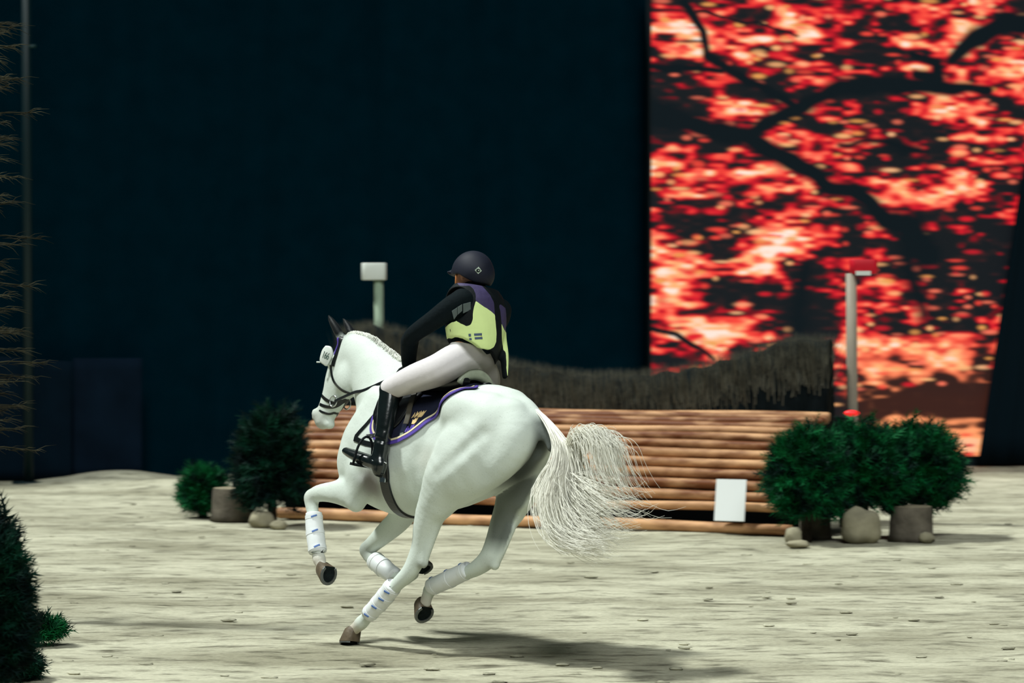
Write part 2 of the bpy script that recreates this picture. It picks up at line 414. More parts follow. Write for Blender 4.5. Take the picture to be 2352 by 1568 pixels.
def cosw(o, pitch):
    a_ = n.new('ShaderNodeMath'); a_.operation = 'MULTIPLY'; a_.inputs[1].default_value = 2*math.pi/pitch; l.new(o, a_.inputs[0])
    c_ = n.new('ShaderNodeMath'); c_.operation = 'COSINE'; l.new(a_.outputs[0], c_.inputs[0]); return c_.outputs[0]
ad = n.new('ShaderNodeMath'); ad.operation = 'ADD'; l.new(cosw(sx.outputs[0], .026), ad.inputs[0]); l.new(cosw(sx.outputs[2], .026), ad.inputs[1])
mr = n.new('ShaderNodeMapRange'); mr.inputs[1].default_value = -2; mr.inputs[2].default_value = 2; mr.inputs[3].default_value = .72; mr.inputs[4].default_value = 1.28; l.new(ad.outputs[0], mr.inputs[0])
l.new(vc.outputs[0], b.inputs['Emission Color']); l.new(mr.outputs[0], b.inputs['Emission Strength'])
M_LED = m
cb = wallpt((u0+u1)/2, v1, .12)
led = thing('led_screen', 'huge bright video wall showing red autumn leaves and dark branches', 'screen', (cb[0], cb[1], cb[2]))
o = part('display', V, Q, M_LED, led); vcol(o, 'picture', C)
M_BLK = mat('black_paint', srgb(6, 20, 27), .6, .2)
mb = MB(); R3 = Matrix([[wt[0], -wn[0], 0], [wt[1], -wn[1], 0], [0, 0, 1]])
zt, zb = c00[2], c01[2]; ctr = (c00+c10)/2; wd = np.linalg.norm((c10-c00)[:2])
mb.box((ctr[0]-wn[0]*.09, ctr[1]-wn[1]*.09, (zt+zb)/2), (wd+.05, .14, zt-zb+.05), R3)
mb.build('cabinet', M_BLK, led, False)
mb = MB(); mb.box((ctr[0]-wn[0]*.1, ctr[1]-wn[1]*.1, zb/2-.03), (wd+.3, .2, max(zb, .02)), R3)
mb.build('plinth', M_BLK, led, False)
# dark drape panel beside the screen, gathered towards its top
def drape(name, label, poly_l, poly_r, off, m, amp=.03, cat='drape', n=40):
    V = []; k = 10
    for i in range(n+1):
        t_ = i/n
        for j in range(k+1):
            q = j/k; a_ = wallpt(poly_l[0][0]+(poly_l[1][0]-poly_l[0][0])*q, poly_l[0][1]+(poly_l[1][1]-poly_l[0][1])*q, off)
            c_ = wallpt(poly_r[0][0]+(poly_r[1][0]-poly_r[0][0])*q, poly_r[0][1]+(poly_r[1][1]-poly_r[0][1])*q, off)
            V.append(a_*(1-t_)+c_*t_+wn*amp*math.sin(t_*n*.9)*(1-.5*q))
    V = np.array(V); V[:, 2] = np.maximum(V[:, 2], .0)
    Q = np.array([(i*(k+1)+j, i*(k+1)+j+1, (i+1)*(k+1)+j+1, (i+1)*(k+1)+j) for i in range(n) for j in range(k)])
    o = part(name, V, Q, m); md = o.modifiers.new('thick', 'SOLIDIFY'); md.thickness = .01
    return tag(o, label, cat)
drape('side_drape', 'dark grey drape pulled aside at the end of the video wall', [(2350, 380), (2246, 1066)], [(2560, 380), (2520, 1066)], .32, mat('side_drape', srgb(8, 22, 30), .95, .05))
drape('banner_cloth', 'dim navy blue cloth hung on the black drape by the sand', [(168, 822), (168, 1100)], [(326, 822), (326, 1094)], .2, mat('navy_cloth', srgb(10, 24, 38), .9, .05, .3, 2), .02, 'cloth', 14)
drape('backdrop_cloth', 'wide dark blue cloth beside the lighter navy cloth', [(-260, 800), (-260, 1112)], [(166, 830), (166, 1101)], .18, mat('dark_navy_cloth', srgb(6, 22, 34), .9, .05, .3, 2), .02, 'cloth', 30)
# lighting mast with a clamp
M_MAST = mat('mast_metal', srgb(4, 30, 34), .5, .3, 0, metal=.0)
b0 = wallpt(66, 1100, .9); b0[2] = 0
mast = thing('lighting_mast', 'dim slender metal mast with a small side clamp before the drape', 'mast', b0)
mb = MB(); mb.tube([b0, (b0[0]-.04, b0[1], 8)], .055, 10); mb.build('pole', M_MAST, mast)
mb = MB(); cpt = at(66, 107, b0[1]); mb.tube([(cpt[0]-.07, cpt[1], cpt[2]), (cpt[0]+.09, cpt[1]-.05, cpt[2])], .022, 8); mb.build('clamp', mat('clamp_metal', srgb(16, 52, 54), .5, .3), mast)
mb = MB(); mb.tube([b0, (b0[0], b0[1], .03)], [.2, .2], 16); mb.build('base_plate', M_MAST, mast)

# ------------------------------------------------------------------ log jump with brush
JR = np.array([2.54, 20.4, 0]); JL = ground(636, 1192)
jt = (JR-JL)/np.linalg.norm(JR-JL); jn = np.array([-jt[1], jt[0], 0]); JLEN = np.linalg.norm(JR-JL)   # jn points away from the camera
def jp(s_, d, z): return JL+jt*s_+jn*d+np.array([0, 0, z])
def wood_mat(name, c0, c1):
    m, n, l, b = NT(name); b.inputs['Roughness'].default_value = .55; b.inputs['Specular IOR Level'].default_value = .25
    tc = n.new('ShaderNodeTexCoord'); mp = n.new('ShaderNodeMapping'); mp.inputs['Rotation'].default_value = (0, 0, math.atan2(-jt[1], jt[0]))
    mp2 = n.new('ShaderNodeMapping'); mp2.inputs['Scale'].default_value = (.35, 1, 1); l.new(tc.outputs['Object'], mp.inputs[0]); l.new(mp.outputs[0], mp2.inputs[0])
    q = n.new('ShaderNodeTexNoise'); q.inputs['Scale'].default_value = 9; q.inputs['Detail'].default_value = 6; l.new(mp2.outputs[0], q.inputs['Vector'])
    oi = n.new('ShaderNodeObjectInfo'); ad = n.new('ShaderNodeMath'); ad.operation = 'MULTIPLY_ADD'; ad.inputs[1].default_value = .34; l.new(oi.outputs['Random'], ad.inputs[0])
    sb = n.new('ShaderNodeMath'); sb.operation = 'SUBTRACT'; sb.inputs[1].default_value = .17; l.new(q.outputs[0], sb.inputs[0]); l.new(sb.outputs[0], ad.inputs[2])
    r = n.new('ShaderNodeValToRGB'); r.color_ramp.elements[0].position = .32; r.color_ramp.elements[1].position = .68
    r.color_ramp.elements[0].color = c0; r.color_ramp.elements[1].color = c1; l.new(ad.outputs[0], r.inputs[0]); l.new(r.outputs[0], b.inputs['Base Color'])
    bp = n.new('ShaderNodeBump'); bp.inputs['Strength'].default_value = .3; bp.inputs['Distance'].default_value = .01; l.new(q.outputs[0], bp.inputs['Height']); l.new(bp.outputs[0], b.inputs['Normal'])
    return m
M_LOG = wood_mat('log_wood', srgb(108, 60, 30), srgb(208, 160, 116))
M_PLANK = mat('dark_plank', srgb(14, 18, 20), .8, .1)
jump = thing('log_jump', 'wide rounded jump of horizontal brown logs topped with dark birch brush', 'jump', tuple(jp(JLEN/2, .7, 0)))
PROF = [(.03,.055,.055), (.10,.235,.045), (.13,.335,.052), (.18,.435,.05), (.25,.53,.052), (.335,.62,.05), (.43,.70,.052), (.54,.775,.05), (.66,.84,.05), (.79,.895,.048), (.93,.94,.05), (1.07,.977,.048), (1.21,1.005,.048), (1.35,1.02,.05)]
for i, (d, z, r) in enumerate(PROF):
    mb = MB(); e0 = -.02+random.uniform(-.05, .05); e1 = JLEN+random.uniform(-.04, .04); pts = []; rr = []
    ph = random.random()*9
    for k in range(13):
        s_ = e0+(e1-e0)*k/12; pts.append(jp(s_, d+.008*math.sin(ph+s_*1.7), z+.008*math.sin(ph*2+s_*2.1))); rr.append(r*(1.06-.1*k/12)*(1+.03*math.sin(ph+k)))
    pts = [pts[0]+(pts[1]-pts[0])*.0]+pts; rr = [rr[0]*.85]+rr; pts[1] = pts[1]+jt*.02
    pts.append(pts[-1]+jt*.02); rr.append(rr[-1]*.85)
    mb.tube(pts, [q*.93 for q in rr], 14); mb.build('log', M_LOG, jump)
for s_ in (.06, JLEN*.5, JLEN-.06):                             # shaped plank ribs under the logs
    V = []; pr = [(d+.03, z-.055) for d, z, r in PROF[1:]]
    for t_ in (-.03, .03):
        V += [jp(s_+t_, .1, 0)]+[jp(s_+t_, d, z) for d, z in pr]+[jp(s_+t_, 1.42, 0)]
    n_ = len(V)//2; Fc = [tuple(range(n_)), tuple(range(2*n_-1, n_-1, -1))]+[(k, n_+k, n_+(k+1) % n_, (k+1) % n_) for k in range(n_)]
    part('rib', V, Fc, M_PLANK, jump, False)
mb = MB(); R3 = Matrix([[jt[0], jn[0], 0], [jt[1], jn[1], 0], [0, 0, 1]])
mb.box(jp(JLEN/2, .62, .35), (JLEN-.1, .04, .7), R3); mb.build('back_panel', M_PLANK, jump, False)
mb = MB(); mb.box(jp(JLEN/2, 1.62, .5), (JLEN, .42, .95), R3); mb.build('brush_box', M_PLANK, jump, False)
def brush_top(f):                                               # height of the brush along the jump
    return float(np.interp(f, [0, .06, .2, .36, .5, .62, .74, .85, .92, 1], [1.96, 2.0, 1.84, 1.60, 1.49, 1.50, 1.58, 1.74, 1.86, 1.86]))
M_TWIG = mat('birch_twigs', srgb(94, 93, 82), .9, .1, .5, 6)
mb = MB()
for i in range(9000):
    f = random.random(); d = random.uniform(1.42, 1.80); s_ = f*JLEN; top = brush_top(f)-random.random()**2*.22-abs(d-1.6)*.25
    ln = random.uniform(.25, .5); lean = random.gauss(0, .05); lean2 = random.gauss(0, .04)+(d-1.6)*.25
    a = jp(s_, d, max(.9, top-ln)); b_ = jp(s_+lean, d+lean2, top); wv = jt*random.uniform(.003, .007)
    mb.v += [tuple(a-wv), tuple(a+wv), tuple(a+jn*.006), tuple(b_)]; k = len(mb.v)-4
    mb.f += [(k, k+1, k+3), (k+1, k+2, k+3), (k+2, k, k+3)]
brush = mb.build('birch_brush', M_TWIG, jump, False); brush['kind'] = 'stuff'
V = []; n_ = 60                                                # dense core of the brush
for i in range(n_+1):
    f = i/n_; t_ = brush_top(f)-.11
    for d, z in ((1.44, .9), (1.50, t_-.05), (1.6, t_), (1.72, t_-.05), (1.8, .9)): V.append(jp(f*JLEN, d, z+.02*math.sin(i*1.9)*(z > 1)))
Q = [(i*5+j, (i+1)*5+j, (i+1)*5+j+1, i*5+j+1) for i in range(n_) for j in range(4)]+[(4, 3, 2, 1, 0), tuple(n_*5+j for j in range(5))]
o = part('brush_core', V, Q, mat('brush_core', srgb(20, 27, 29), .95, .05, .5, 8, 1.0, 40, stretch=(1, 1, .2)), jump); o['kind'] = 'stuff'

M_WHITE = mat('white_plastic', srgb(226, 232, 226), .5, .3)
M_POLE = mat('pale_green_pole', srgb(140, 158, 136), .5, .2, .1, 6)
M_POLE2 = mat('pale_beige_pole', srgb(150, 140, 126), .5, .2, .1, 6)
M_RED = mat('red_plastic', srgb(206, 14, 40), .5, .3)
def flag(name, label, u, vt, vb, Y, wpx, fu0, fu1, fv0, fv1, mp, mf, strip=None):
    b_ = at(u, vb, Y); b_[2] = 0; t_ = thing(name, label, 'marker flag', b_)
    top = at(u, vt, Y); mb = MB(); mb.tube([b_, (b_[0]-.02, b_[1], top[2]*.5), (b_[0]-.03, b_[1], top[2])], wpx/2*Y/F, 14); mb.build('pole', mp, t_)
    a = at(fu0, fv0, Y); c = at(fu1, fv1, Y); cx = (a[0]+c[0])/2; wx = (c[0]-a[0]); hz = a[2]-c[2]; mb = MB()
    for s_ in (1, 0):                                           # bent plastic sleeve: rounded box
        pass
    pts = []; n_ = 28; V = []
    for z in (-.5, -.46, .46, .5):
        e = .96 if abs(z) == .5 else 1
        for k in range(n_):
            q = 2*math.pi*k/n_; cq, sq = math.cos(q), math.sin(q); x = math.copysign(abs(cq)**.35, cq)*wx/2*e; y = math.copysign(abs(sq)**.5, sq)*.075*e
            V.append((cx+x, Y+y, (a[2]+c[2])/2+z*hz))
    mb.add(V, [(j*n_+k, j*n_+(k+1) % n_, (j+1)*n_+(k+1) % n_, (j+1)*n_+k) for j in range(3) for k in range(n_)]+[tuple(range(n_-1, -1, -1)), tuple(3*n_+k for k in range(n_))])
    f = mb.build('flag_sleeve', mf, t_)
    if strip:
        mb = MB(); p = at(strip[0], strip[2], Y-.09); q = at(strip[1], strip[3], Y-.09); mb.box(((p[0]+q[0])/2, Y-.082, (p[2]+q[2])/2), (q[0]-p[0], .012, p[2]-q[2])); mb.build('sticker', M_WHITE, f, False)
    return t_
yl = jp(.55, 1.95, 0); yr = jp(JLEN+.12, 1.3, 0)
flag('marker_flag', 'white marker flag on a pale green pole rising behind the jump', 876, 640, 1000, 23.95, 21, 831, 887, 604, 643, M_POLE, M_WHITE)
flag('marker_flag', 'red marker flag on a beige pole at the jump end beside the round shrubs', 1962, 628, 1000, 21.9, 25, 1952, 2014, 596, 629, M_POLE2, M_RED, (1966, 2000, 622, 632))
# blank white board on the logs
sg = thing('sign_board', 'plain white card standing on the lowest log', 'sign', ground(1664, 1222))
s0 = JLEN*.886; V = []; prs = [(-.015, .118), (.072, .49)]
for d, z in prs:
    for e in (-.14, .14): V.append(jp(s0+e, d-.025, z))
V2 = [np.array(p)-jn*.012+np.array([0, 0, .004]) for p in V]; n_ = len(prs)
Fc = [(2*i, 2*i+2, 2*i+3, 2*i+1) for i in range(n_-1)]; k = len(V)
Fc2 = [tuple(q+k for q in f[::-1]) for f in Fc]+[(2*i, 2*i+k, 2*i+2+k, 2*i+2) for i in range(n_-1)]+[(2*i+1, 2*i+3, 2*i+3+k, 2*i+1+k) for i in range(n_-1)]+[(0, 1, 1+k, k), (2*n_-2, 2*n_-2+k, 2*n_-1+k, 2*n_-1)]
part('card', V+V2, Fc+Fc2, mat('white_card', srgb(236, 240, 240), .4, .3), sg, False)
# small black box with red lamp
bx = at(1933, 985, 21.3); sl = thing('signal_lamp', 'small black box with a red lamp on a stake by the beige pole', 'lamp', (bx[0], bx[1], 0))
mb = MB(); mb.tube([(bx[0], bx[1], 0), (bx[0], bx[1], bx[2])], .02, 8); mb.build('stake', M_PLANK, sl)
mb = MB(); mb.box((bx[0], bx[1], bx[2]+.06), (.14, .1, .13)); o = mb.build('box', M_PLANK, sl, False); md = o.modifiers.new('b', 'BEVEL'); md.width = .012
m, n, l, b = NT('red_lamp'); b.inputs['Base Color'].default_value = srgb(230, 20, 30); b.inputs['Emission Color'].default_value = srgb(255, 40, 40); b.inputs['Emission Strength'].default_value = .8
mb = MB(); mb.ball((bx[0]+.09, bx[1]-.03, bx[2]+.15), (.075, .05, .03), 14, 8); mb.build('red_lens', m, sl)

# ------------------------------------------------------------------ shrubs, stumps, stones
def needle_mat(name, c0, c1):
    m, n, l, b = NT(name); b.inputs['Roughness'].default_value = .7; b.inputs['Specular IOR Level'].default_value = .15
    tc = n.new('ShaderNodeTexCoord'); q = n.new('ShaderNodeTexNoise'); q.inputs['Scale'].default_value = 7; q.inputs['Detail'].default_value = 4; l.new(tc.outputs['Object'], q.inputs['Vector'])
    r = n.new('ShaderNodeValToRGB'); r.color_ramp.elements[0].position = .4; r.color_ramp.elements[1].position = .66; r.color_ramp.elements[0].color = c0; r.color_ramp.elements[1].color = c1
    l.new(q.outputs[0], r.inputs[0]); l.new(r.outputs[0], b.inputs['Base Color']); return m
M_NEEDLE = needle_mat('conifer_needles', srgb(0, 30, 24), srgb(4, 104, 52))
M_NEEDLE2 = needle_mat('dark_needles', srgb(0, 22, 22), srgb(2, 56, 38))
M_BARK = mat('bark', srgb(58, 52, 46), .9, .1, .4, 12, .6, 40)
M_CUT = mat('cut_wood', srgb(150, 140, 118), .9, .1, .3, 14)
M_STONE = mat('pale_stone', srgb(150, 144, 122), .9, .1, .35, 6, .5, 18)
def shrub(name, label, base, ctr, rad, n, m, trunk=True, group=None, blade=(.12, .27), seed=1):
    g = random.Random(seed); t_ = thing(name, label, 'shrub', base, group)
    mb = MB(); ctr = np.array(ctr); rad = np.array(rad)
    for i in range(n):
        while True:
            d = np.array([g.gauss(0, 1), g.gauss(0, 1), g.gauss(0, 1)]); d /= np.linalg.norm(d)+1e-9
            if d[2] > -.85: break
        q = g.uniform(.45, 1.0)**.6; lump = 1+.22*mnoise.noise(Vector(d*2.1)+Vector((seed, 0, 0)))+.16*mnoise.noise(Vector(d*5)+Vector((seed, 5, 0)))+(.14*g.random() if g.random() < .2 else 0)
        p = ctr+d*rad*q*lump
        out = d*np.array([1, 1, .7])+np.array([g.gauss(0, .45), g.gauss(0, .45), g.gauss(0, .4)+.15]); out /= np.linalg.norm(out)
        L = g.uniform(*blade); s_ = np.cross(out, [g.gauss(0, 1), g.gauss(0, 1), g.gauss(0, 1)]); s_ /= np.linalg.norm(s_)+1e-9; up = np.cross(s_, out)
        a = p-out*L*.5; b_ = p+out*L*.5; w_ = L*.04; k = len(mb.v)       # a spray: central quill with side needles
        mb.v += [tuple(a), tuple(a+out*L*.4+s_*w_), tuple(b_), tuple(a+out*L*.4-s_*w_)]
        mb.f += [(k, k+1, k+2), (k, k+2, k+3)]
        for e in (-1, 1):
            for tt in (.12, .28, .44, .60, .76):
                c_ = a+out*L*tt; k = len(mb.v); w2 = L*.30*(1.15-tt); fl = g.gauss(0, .5)
                mb.v += [tuple(c_), tuple(c_+out*L*.075), tuple(c_+out*L*.26+s_*e*w2+up*w2*fl)]; mb.f += [(k, k+1, k+2)]
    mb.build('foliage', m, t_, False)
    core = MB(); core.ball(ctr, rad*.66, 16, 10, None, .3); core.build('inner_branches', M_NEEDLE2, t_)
    if trunk:
        mb = MB(); mb.tube([base, (base[0]*.5+ctr[0]*.5, base[1]*.5+ctr[1]*.5, (base[2]+ctr[2])/2), ctr], [.05, .04, .02], 8); mb.build('stem', M_BARK, t_)
    return t_
def shrub_px(name, label, u, vbot, vc, ru, rv, Y, n, m, depth=None, **k):
    c = at(u, vc, Y); b_ = at(u, vbot, Y); b_[2] = 0; s_ = Y/F
    return shrub(name, label, tuple(b_), tuple(c), (ru*s_, (depth or ru*s_), rv*s_), n, m, **k)
shrub_px('conifer_shrub', 'round dark green conifer shrub hugging the end of the log jump', 1852, 1232, 1092, 92, 112, 19.85, 2600, M_NEEDLE, .36, seed=3)
shrub_px('conifer_shrub', 'round bright green conifer shrub between the two darker ones', 1985, 1232, 1082, 110, 108, 20.15, 3000, M_NEEDLE, .4, seed=4)
shrub_px('conifer_shrub', 'round spreading conifer shrub in front of the golden foot of the video wall', 2108, 1225, 1078, 100, 104, 20.4, 2600, M_NEEDLE, .38, seed=5)
shrub_px('conifer_shrub', 'tall dark conifer shrub overlapping the log jump behind the horse nose', 625, 1190, 1062, 86, 122, 21.45, 2600, M_NEEDLE2, .34, seed=6)
shrub_px('conifer_shrub', 'low green conifer shrub beside the grey stump', 466, 1184, 1128, 48, 54, 22.4, 1200, M_NEEDLE, .22, seed=7, trunk=True)
shrub_px('conifer_shrub', 'bushy dark conifer shrub with long green fronds in the sandy foreground', -20, 1640, 1400, 78, 200, 11.0, 5200, M_NEEDLE2, .26, seed=8, blade=(.09, .22))
shrub_px('low_fern', 'small dark fern tuft at the foot of the big foreground shrub', 40, 1560, 1528, 52, 34, 12.2, 700, M_NEEDLE2, .12, seed=9, trunk=False, blade=(.08, .16))
shrub_px('low_fern', 'small bright green fern spray leaning out of the foreground shrub', 100, 1476, 1444, 46, 28, 13.5, 420, M_NEEDLE, .1, seed=10, trunk=False, blade=(.09, .17))
def stump(name, label, u, vb, Y, r, h, seed, tilt=0):
    b_ = at(u, vb, Y); b_[2] = 0; t_ = thing(name, label, 'stump', b_); g = random.Random(seed); n_ = 18; V = []
    for z, f in ((0, 1.12), (.15, 1.03), (.9, .97), (1, .93)):
        for k in range(n_):
            q = 2*math.pi*k/n_; rr = r*f*(1+.06*mnoise.noise(Vector((math.cos(q)*2, math.sin(q)*2, seed))))
            V.append((b_[0]+math.cos(q)*rr+tilt*z*h, b_[1]+math.sin(q)*rr, z*h))
    Fc = [(j*n_+k, j*n_+(k+1) % n_, (j+1)*n_+(k+1) % n_, (j+1)*n_+k) for j in range(3) for k in range(n_)]+[tuple(range(n_-1, -1, -1))]
    part('bark', V, Fc, M_BARK2, t_)
    V = [(b_[0]+math.cos(2*math.pi*k/n_)*r*.93+tilt*h, b_[1]+math.sin(2*math.pi*k/n_)*r*.93, h) for k in range(n_)]+[(b_[0]+tilt*h, b_[1], h+.012)]
    part('cut_top', V, [(k, (k+1) % n_, n_) for k in range(n_)], M_CUT, t_); return t_
M_BARK2 = mat('grey_bark', srgb(96, 90, 80), .9, .1, .45, 7, .6, 30)
def stone(label, u, vb, Y, r, seed):
    b_ = at(u, vb, Y); mb = MB(); mb.ball((b_[0], b_[1], r[2]*.8), r, 20, 12, None, .2)
    return tag(mb.build('garden_stone', M_STONE), label, 'stone')
stump('tree_stump', 'grey tree stump with a pale cut top between two dark shrubs', 536, 1186, 22.1, .21, .31, 1)
stump('tree_stump', 'squat stump tucked under the shrub nearest the log jump', 1872, 1236, 20.2, .14, .30, 2)
stump('tree_stump', 'dark stump with pale flank under the shrub by the video wall', 2092, 1234, 20.0, .19, .30, 3, .02)
stone('big round pale boulder lying under the middle shrub', 1978, 1236, 19.75, (.18, .16, .17), 3)
stone('pale round stone leaning on the squat stump', 1822, 1232, 19.6, (.075, .07, .085), 4)
stone('small flat pale stone in front of the squat stump', 1832, 1240, 19.35, (.1, .07, .035), 5)
stone('small white stone at the foot of the dark stump', 2128, 1232, 19.8, (.07, .06, .05), 6)
stone('pale cobble between the grey stump and the logs', 600, 1187, 21.2, (.12, .1, .09), 8)
stone('light stone resting against the lowest log by the dark shrub', 640, 1190, 21.0, (.08, .06, .05), 9)
# tall straw coloured tree reaching in at the edge
tb = ground(-70, 1420); tt_ = thing('feathery_tree', 'tall dim tree with thin drooping straw-coloured twigs at the arena edge', 'tree', tb)
mb = MB(); mb.tube([tb, (tb[0]-.05, tb[1], 2), (tb[0], tb[1], 4.6)], [.045, .035, .012], 8); mb.build('trunk', M_BARK, tt_)
M_STRAW = mat('straw_twigs', srgb(72, 70, 55), .9, .1, .8, 3)
g = random.Random(12)
for cl in range(78):
    mb = MB(); z0 = 1.1+cl*.036+g.uniform(-.04, .04); an = g.uniform(-math.pi, math.pi) if cl % 3 else g.uniform(-.7, .7); L = g.uniform(.18, .38)*(1.4 if g.random() < .2 else 1)
    dr = Vector((math.cos(an), math.sin(an), 0)); p0 = Vector((tb[0], tb[1], z0)); p1 = p0+dr*L+Vector((0, 0, g.uniform(-.02, .06)))
    mb.tube([p0, (p0+p1)/2+Vector((0, 0, .02)), p1], [.008, .005, .003], 5)
    for k in range(16):
        q = p0.lerp(p1, g.uniform(.3, 1)); e = q+dr*g.uniform(.06, .16)+Vector((0, g.gauss(0, .06), g.gauss(-.01, .025)))
        mb.tube([q, (q+e)/2+Vector((0, 0, .012)), e], [.0022, .002, .0008], 3)
    mb.build('branch', M_STRAW, tt_)

# ------------------------------------------------------------------ grey horse
def ch(nodes):                                                 # pixel nodes (u, v, y, radius across, radius in plane) -> local nodes
    return [tuple(PL(u, v, y))+(ra, rb) for u, v, y, ra, rb in nodes]
HB = SDF((-1.62, -.55, -.05), (1.08, .55, 2.12), .0105)
# trunk
HB.chain([(-1.17,0,1.29,.16,.16), (-1.06,0,1.285,.22,.225), (-.93,0,1.28,.25,.285), (-.75,0,1.235,.235,.325), (-.58,0,1.20,.24,.345), (-.40,0,1.175,.272,.365), (-.22,0,1.165,.275,.375), (-.05,0,1.175,.245,.365), (.07,0,1.16,.215,.31), (.15,0,1.13,.18,.23)], .03, 5)
HB.chain([(-.30,0,1.50,.09,.07), (-.12,0,1.56,.07,.085), (.03,0,1.56,.07,.10)], .10)                 # withers
HB.chain([(-1.02,0,1.50,.07,.055), (-.85,0,1.525,.08,.055), (-.65,0,1.50,.10,.05)], .08)             # croup ridge
for s in (1, -1):
    HB.ell((-.84, s*.19, 1.42), (.16, .10, .11), .08)                                             # hip
    HB.ell((.14, s*.10, 1.05), (.12, .11, .15), .06)                                              # breast
    HB.chain([(-.02, s*.14, 1.42, .07, .12), (.06, s*.165, 1.25, .07, .13), (.13, s*.16, 1.10, .065, .11)], .06)   # shoulder blade
    HB.ell((-.02, s*.18, 1.02), (.12, .075, .13), .06)                                            # triceps
# neck
HB.chain(ch([(902,936,0,.16,.245), (884,906,0,.14,.222), (867,877,0,.122,.192), (851,848,0,.108,.158), (835,823,0,.098,.13), (817,809,0,.086,.11)]), .05, 5)
HB.chain(ch([(945,876,0,.05,.08), (912,853,0,.04,.06), (886,833,0,.036,.05), (860,808,0,.034,.045), (834,792,0,.034,.04), (810,786,0,.035,.035)]), .06)
# head
HB.chain([(.50,0,1.80,.075,.085), (.52,0,1.71,.085,.125), (.545,0,1.61,.082,.138), (.585,0,1.52,.066,.112), (.63,0,1.44,.054,.088), (.665,0,1.375,.052,.074), (.68,0,1.35,.05,.066)], .03, 5)
for s in (1, -1):
    HB.ell((.43, s*.055, 1.60), (.085, .05, .105), .03)                                           # jowl
    HB.ell((.60, s*.078, 1.70), (.035, .022, .028), .02)                                          # brow
    HB.ell((.725, s*.038, 1.372), (.03, .022, .036), .02)                                         # nostril wing
    HB.ell((.752, s*.047, 1.366), (.014, .014, .022), .008, sub=True)
    HB.chain([(.54, s*.045, 1.84, .026, .028), (.60, s*.058, 1.91, .026, .028), (.66, s*.062, 1.965, .018, .02), (.70, s*.06, 2.0, .006, .006)], .012)
HB.ell((.675, 0, 1.325), (.05, .046, .035), .02); HB.ell((.615, 0, 1.315), (.035, .036, .03), .02)    # lips
# near hind leg
HB.chain(ch([(1112,985,.145,.13,.21), (1066,1045,.19,.13,.205), (1020,1098,.205,.10,.135), (996,1150,.18,.075,.105), (977,1205,.155,.06,.082), (966,1250,.14,.046,.06), (954,1288,.13,.046,.058), (938,1316,.13,.044,.05), (908,1346,.13,.036,.04), (876,1383,.12,.03,.034), (850,1410,.11,.03,.034), (832,1428,.10,.037,.042), (815,1444,.10,.032,.035), (806,1453,.10,.036,.038)]), .028)
HB.chain(ch([(1176,955,.10,.08,.09), (1178,1000,.12,.09,.105), (1160,1045,.13,.095,.115), (1118,1085,.14,.08,.11), (1062,1122,.15,.07,.09), (1020,1160,.15,.055,.07)]), .06)
HB.chain(ch([(1010,1180,.145,.03,.035), (992,1235,.135,.024,.028), (972,1292,.13,.024,.026)]), .03)     # achilles
# off hind leg
HB.chain(ch([(1180,1005,-.14,.12,.20), (1200,1060,-.17,.12,.18), (1196,1105,-.19,.105,.15), (1178,1155,-.18,.085,.115), (1155,1203,-.165,.065,.085), (1137,1245,-.15,.05,.066), (1122,1280,-.14,.048,.062), (1098,1302,-.14,.044,.05), (1066,1318,-.14,.035,.038), (1020,1336,-.14,.03,.034), (992,1350,-.14,.036,.042), (981,1370,-.14,.032,.035), (977,1384,-.14,.034,.036)]), .03)
HB.chain(ch([(1222,985,-.10,.075,.08), (1228,1040,-.12,.08,.09), (1220,1090,-.14,.075,.09), (1196,1140,-.15,.06,.08)]), .05)
HB.chain(ch([(1172,1215,-.15,.026,.03), (1152,1265,-.14,.024,.028), (1136,1298,-.14,.024,.026)]), .03)
# near fore leg
HB.chain(ch([(842,1085,.175,.075,.14), (818,1130,.185,.065,.10), (785,1130,.185,.058,.078), (752,1130,.18,.05,.06), (726,1135,.18,.045,.05), (716,1150,.18,.042,.046), (719,1180,.18,.034,.038), (724,1220,.18,.03,.034), (728,1262,.18,.031,.035), (732,1281,.18,.037,.042), (736,1293,.18,.032,.034), (740,1302,.18,.03,.032)]), .035)
HB.ell(PL(818, 1158, .185), (.05, .045, .045), .03)                                               # elbow point
# off fore leg
HB.chain(ch([(930,1160,-.15,.075,.12), (916,1192,-.16,.06,.085), (888,1220,-.16,.054,.07), (860,1246,-.16,.047,.055), (846,1262,-.16,.044,.05), (852,1280,-.16,.038,.042), (880,1302,-.16,.031,.035), (908,1322,-.16,.031,.035), (925,1331,-.16,.036,.041), (940,1325,-.16,.031,.034), (950,1318,-.16,.032,.034)]), .035)
for s in (1, -1):
    HB.chain([(-.63, s*.34, 1.32, .085, .06), (-.585, s*.335, 1.18, .085, .055), (-.55, s*.325, 1.03, .08, .05), (-.52, s*.30, .92, .07, .04)], .06, sub=True)                                  # hollow flank
    HB.chain([(-.80, s*.345, 1.02, .02, .02), (-.95, s*.335, 1.12, .02, .02), (-1.10, s*.28, 1.28, .02, .02)], .05, sub=True)   # between the thigh muscles
    HB.chain([(.20, s*.30, 1.30, .02, .02), (.06, s*.295, 1.12, .02, .02), (-.06, s*.28, 1.0, .02, .02)], .05, sub=True)        # shoulder groove
HB.chain([(-1.30,0,1.34,.022,.05), (-1.33,0,1.22,.026,.07), (-1.27,0,1.08,.03,.09), (-1.12,0,.96,.04,.10)], .04, sub=True)      # cleft between the buttocks
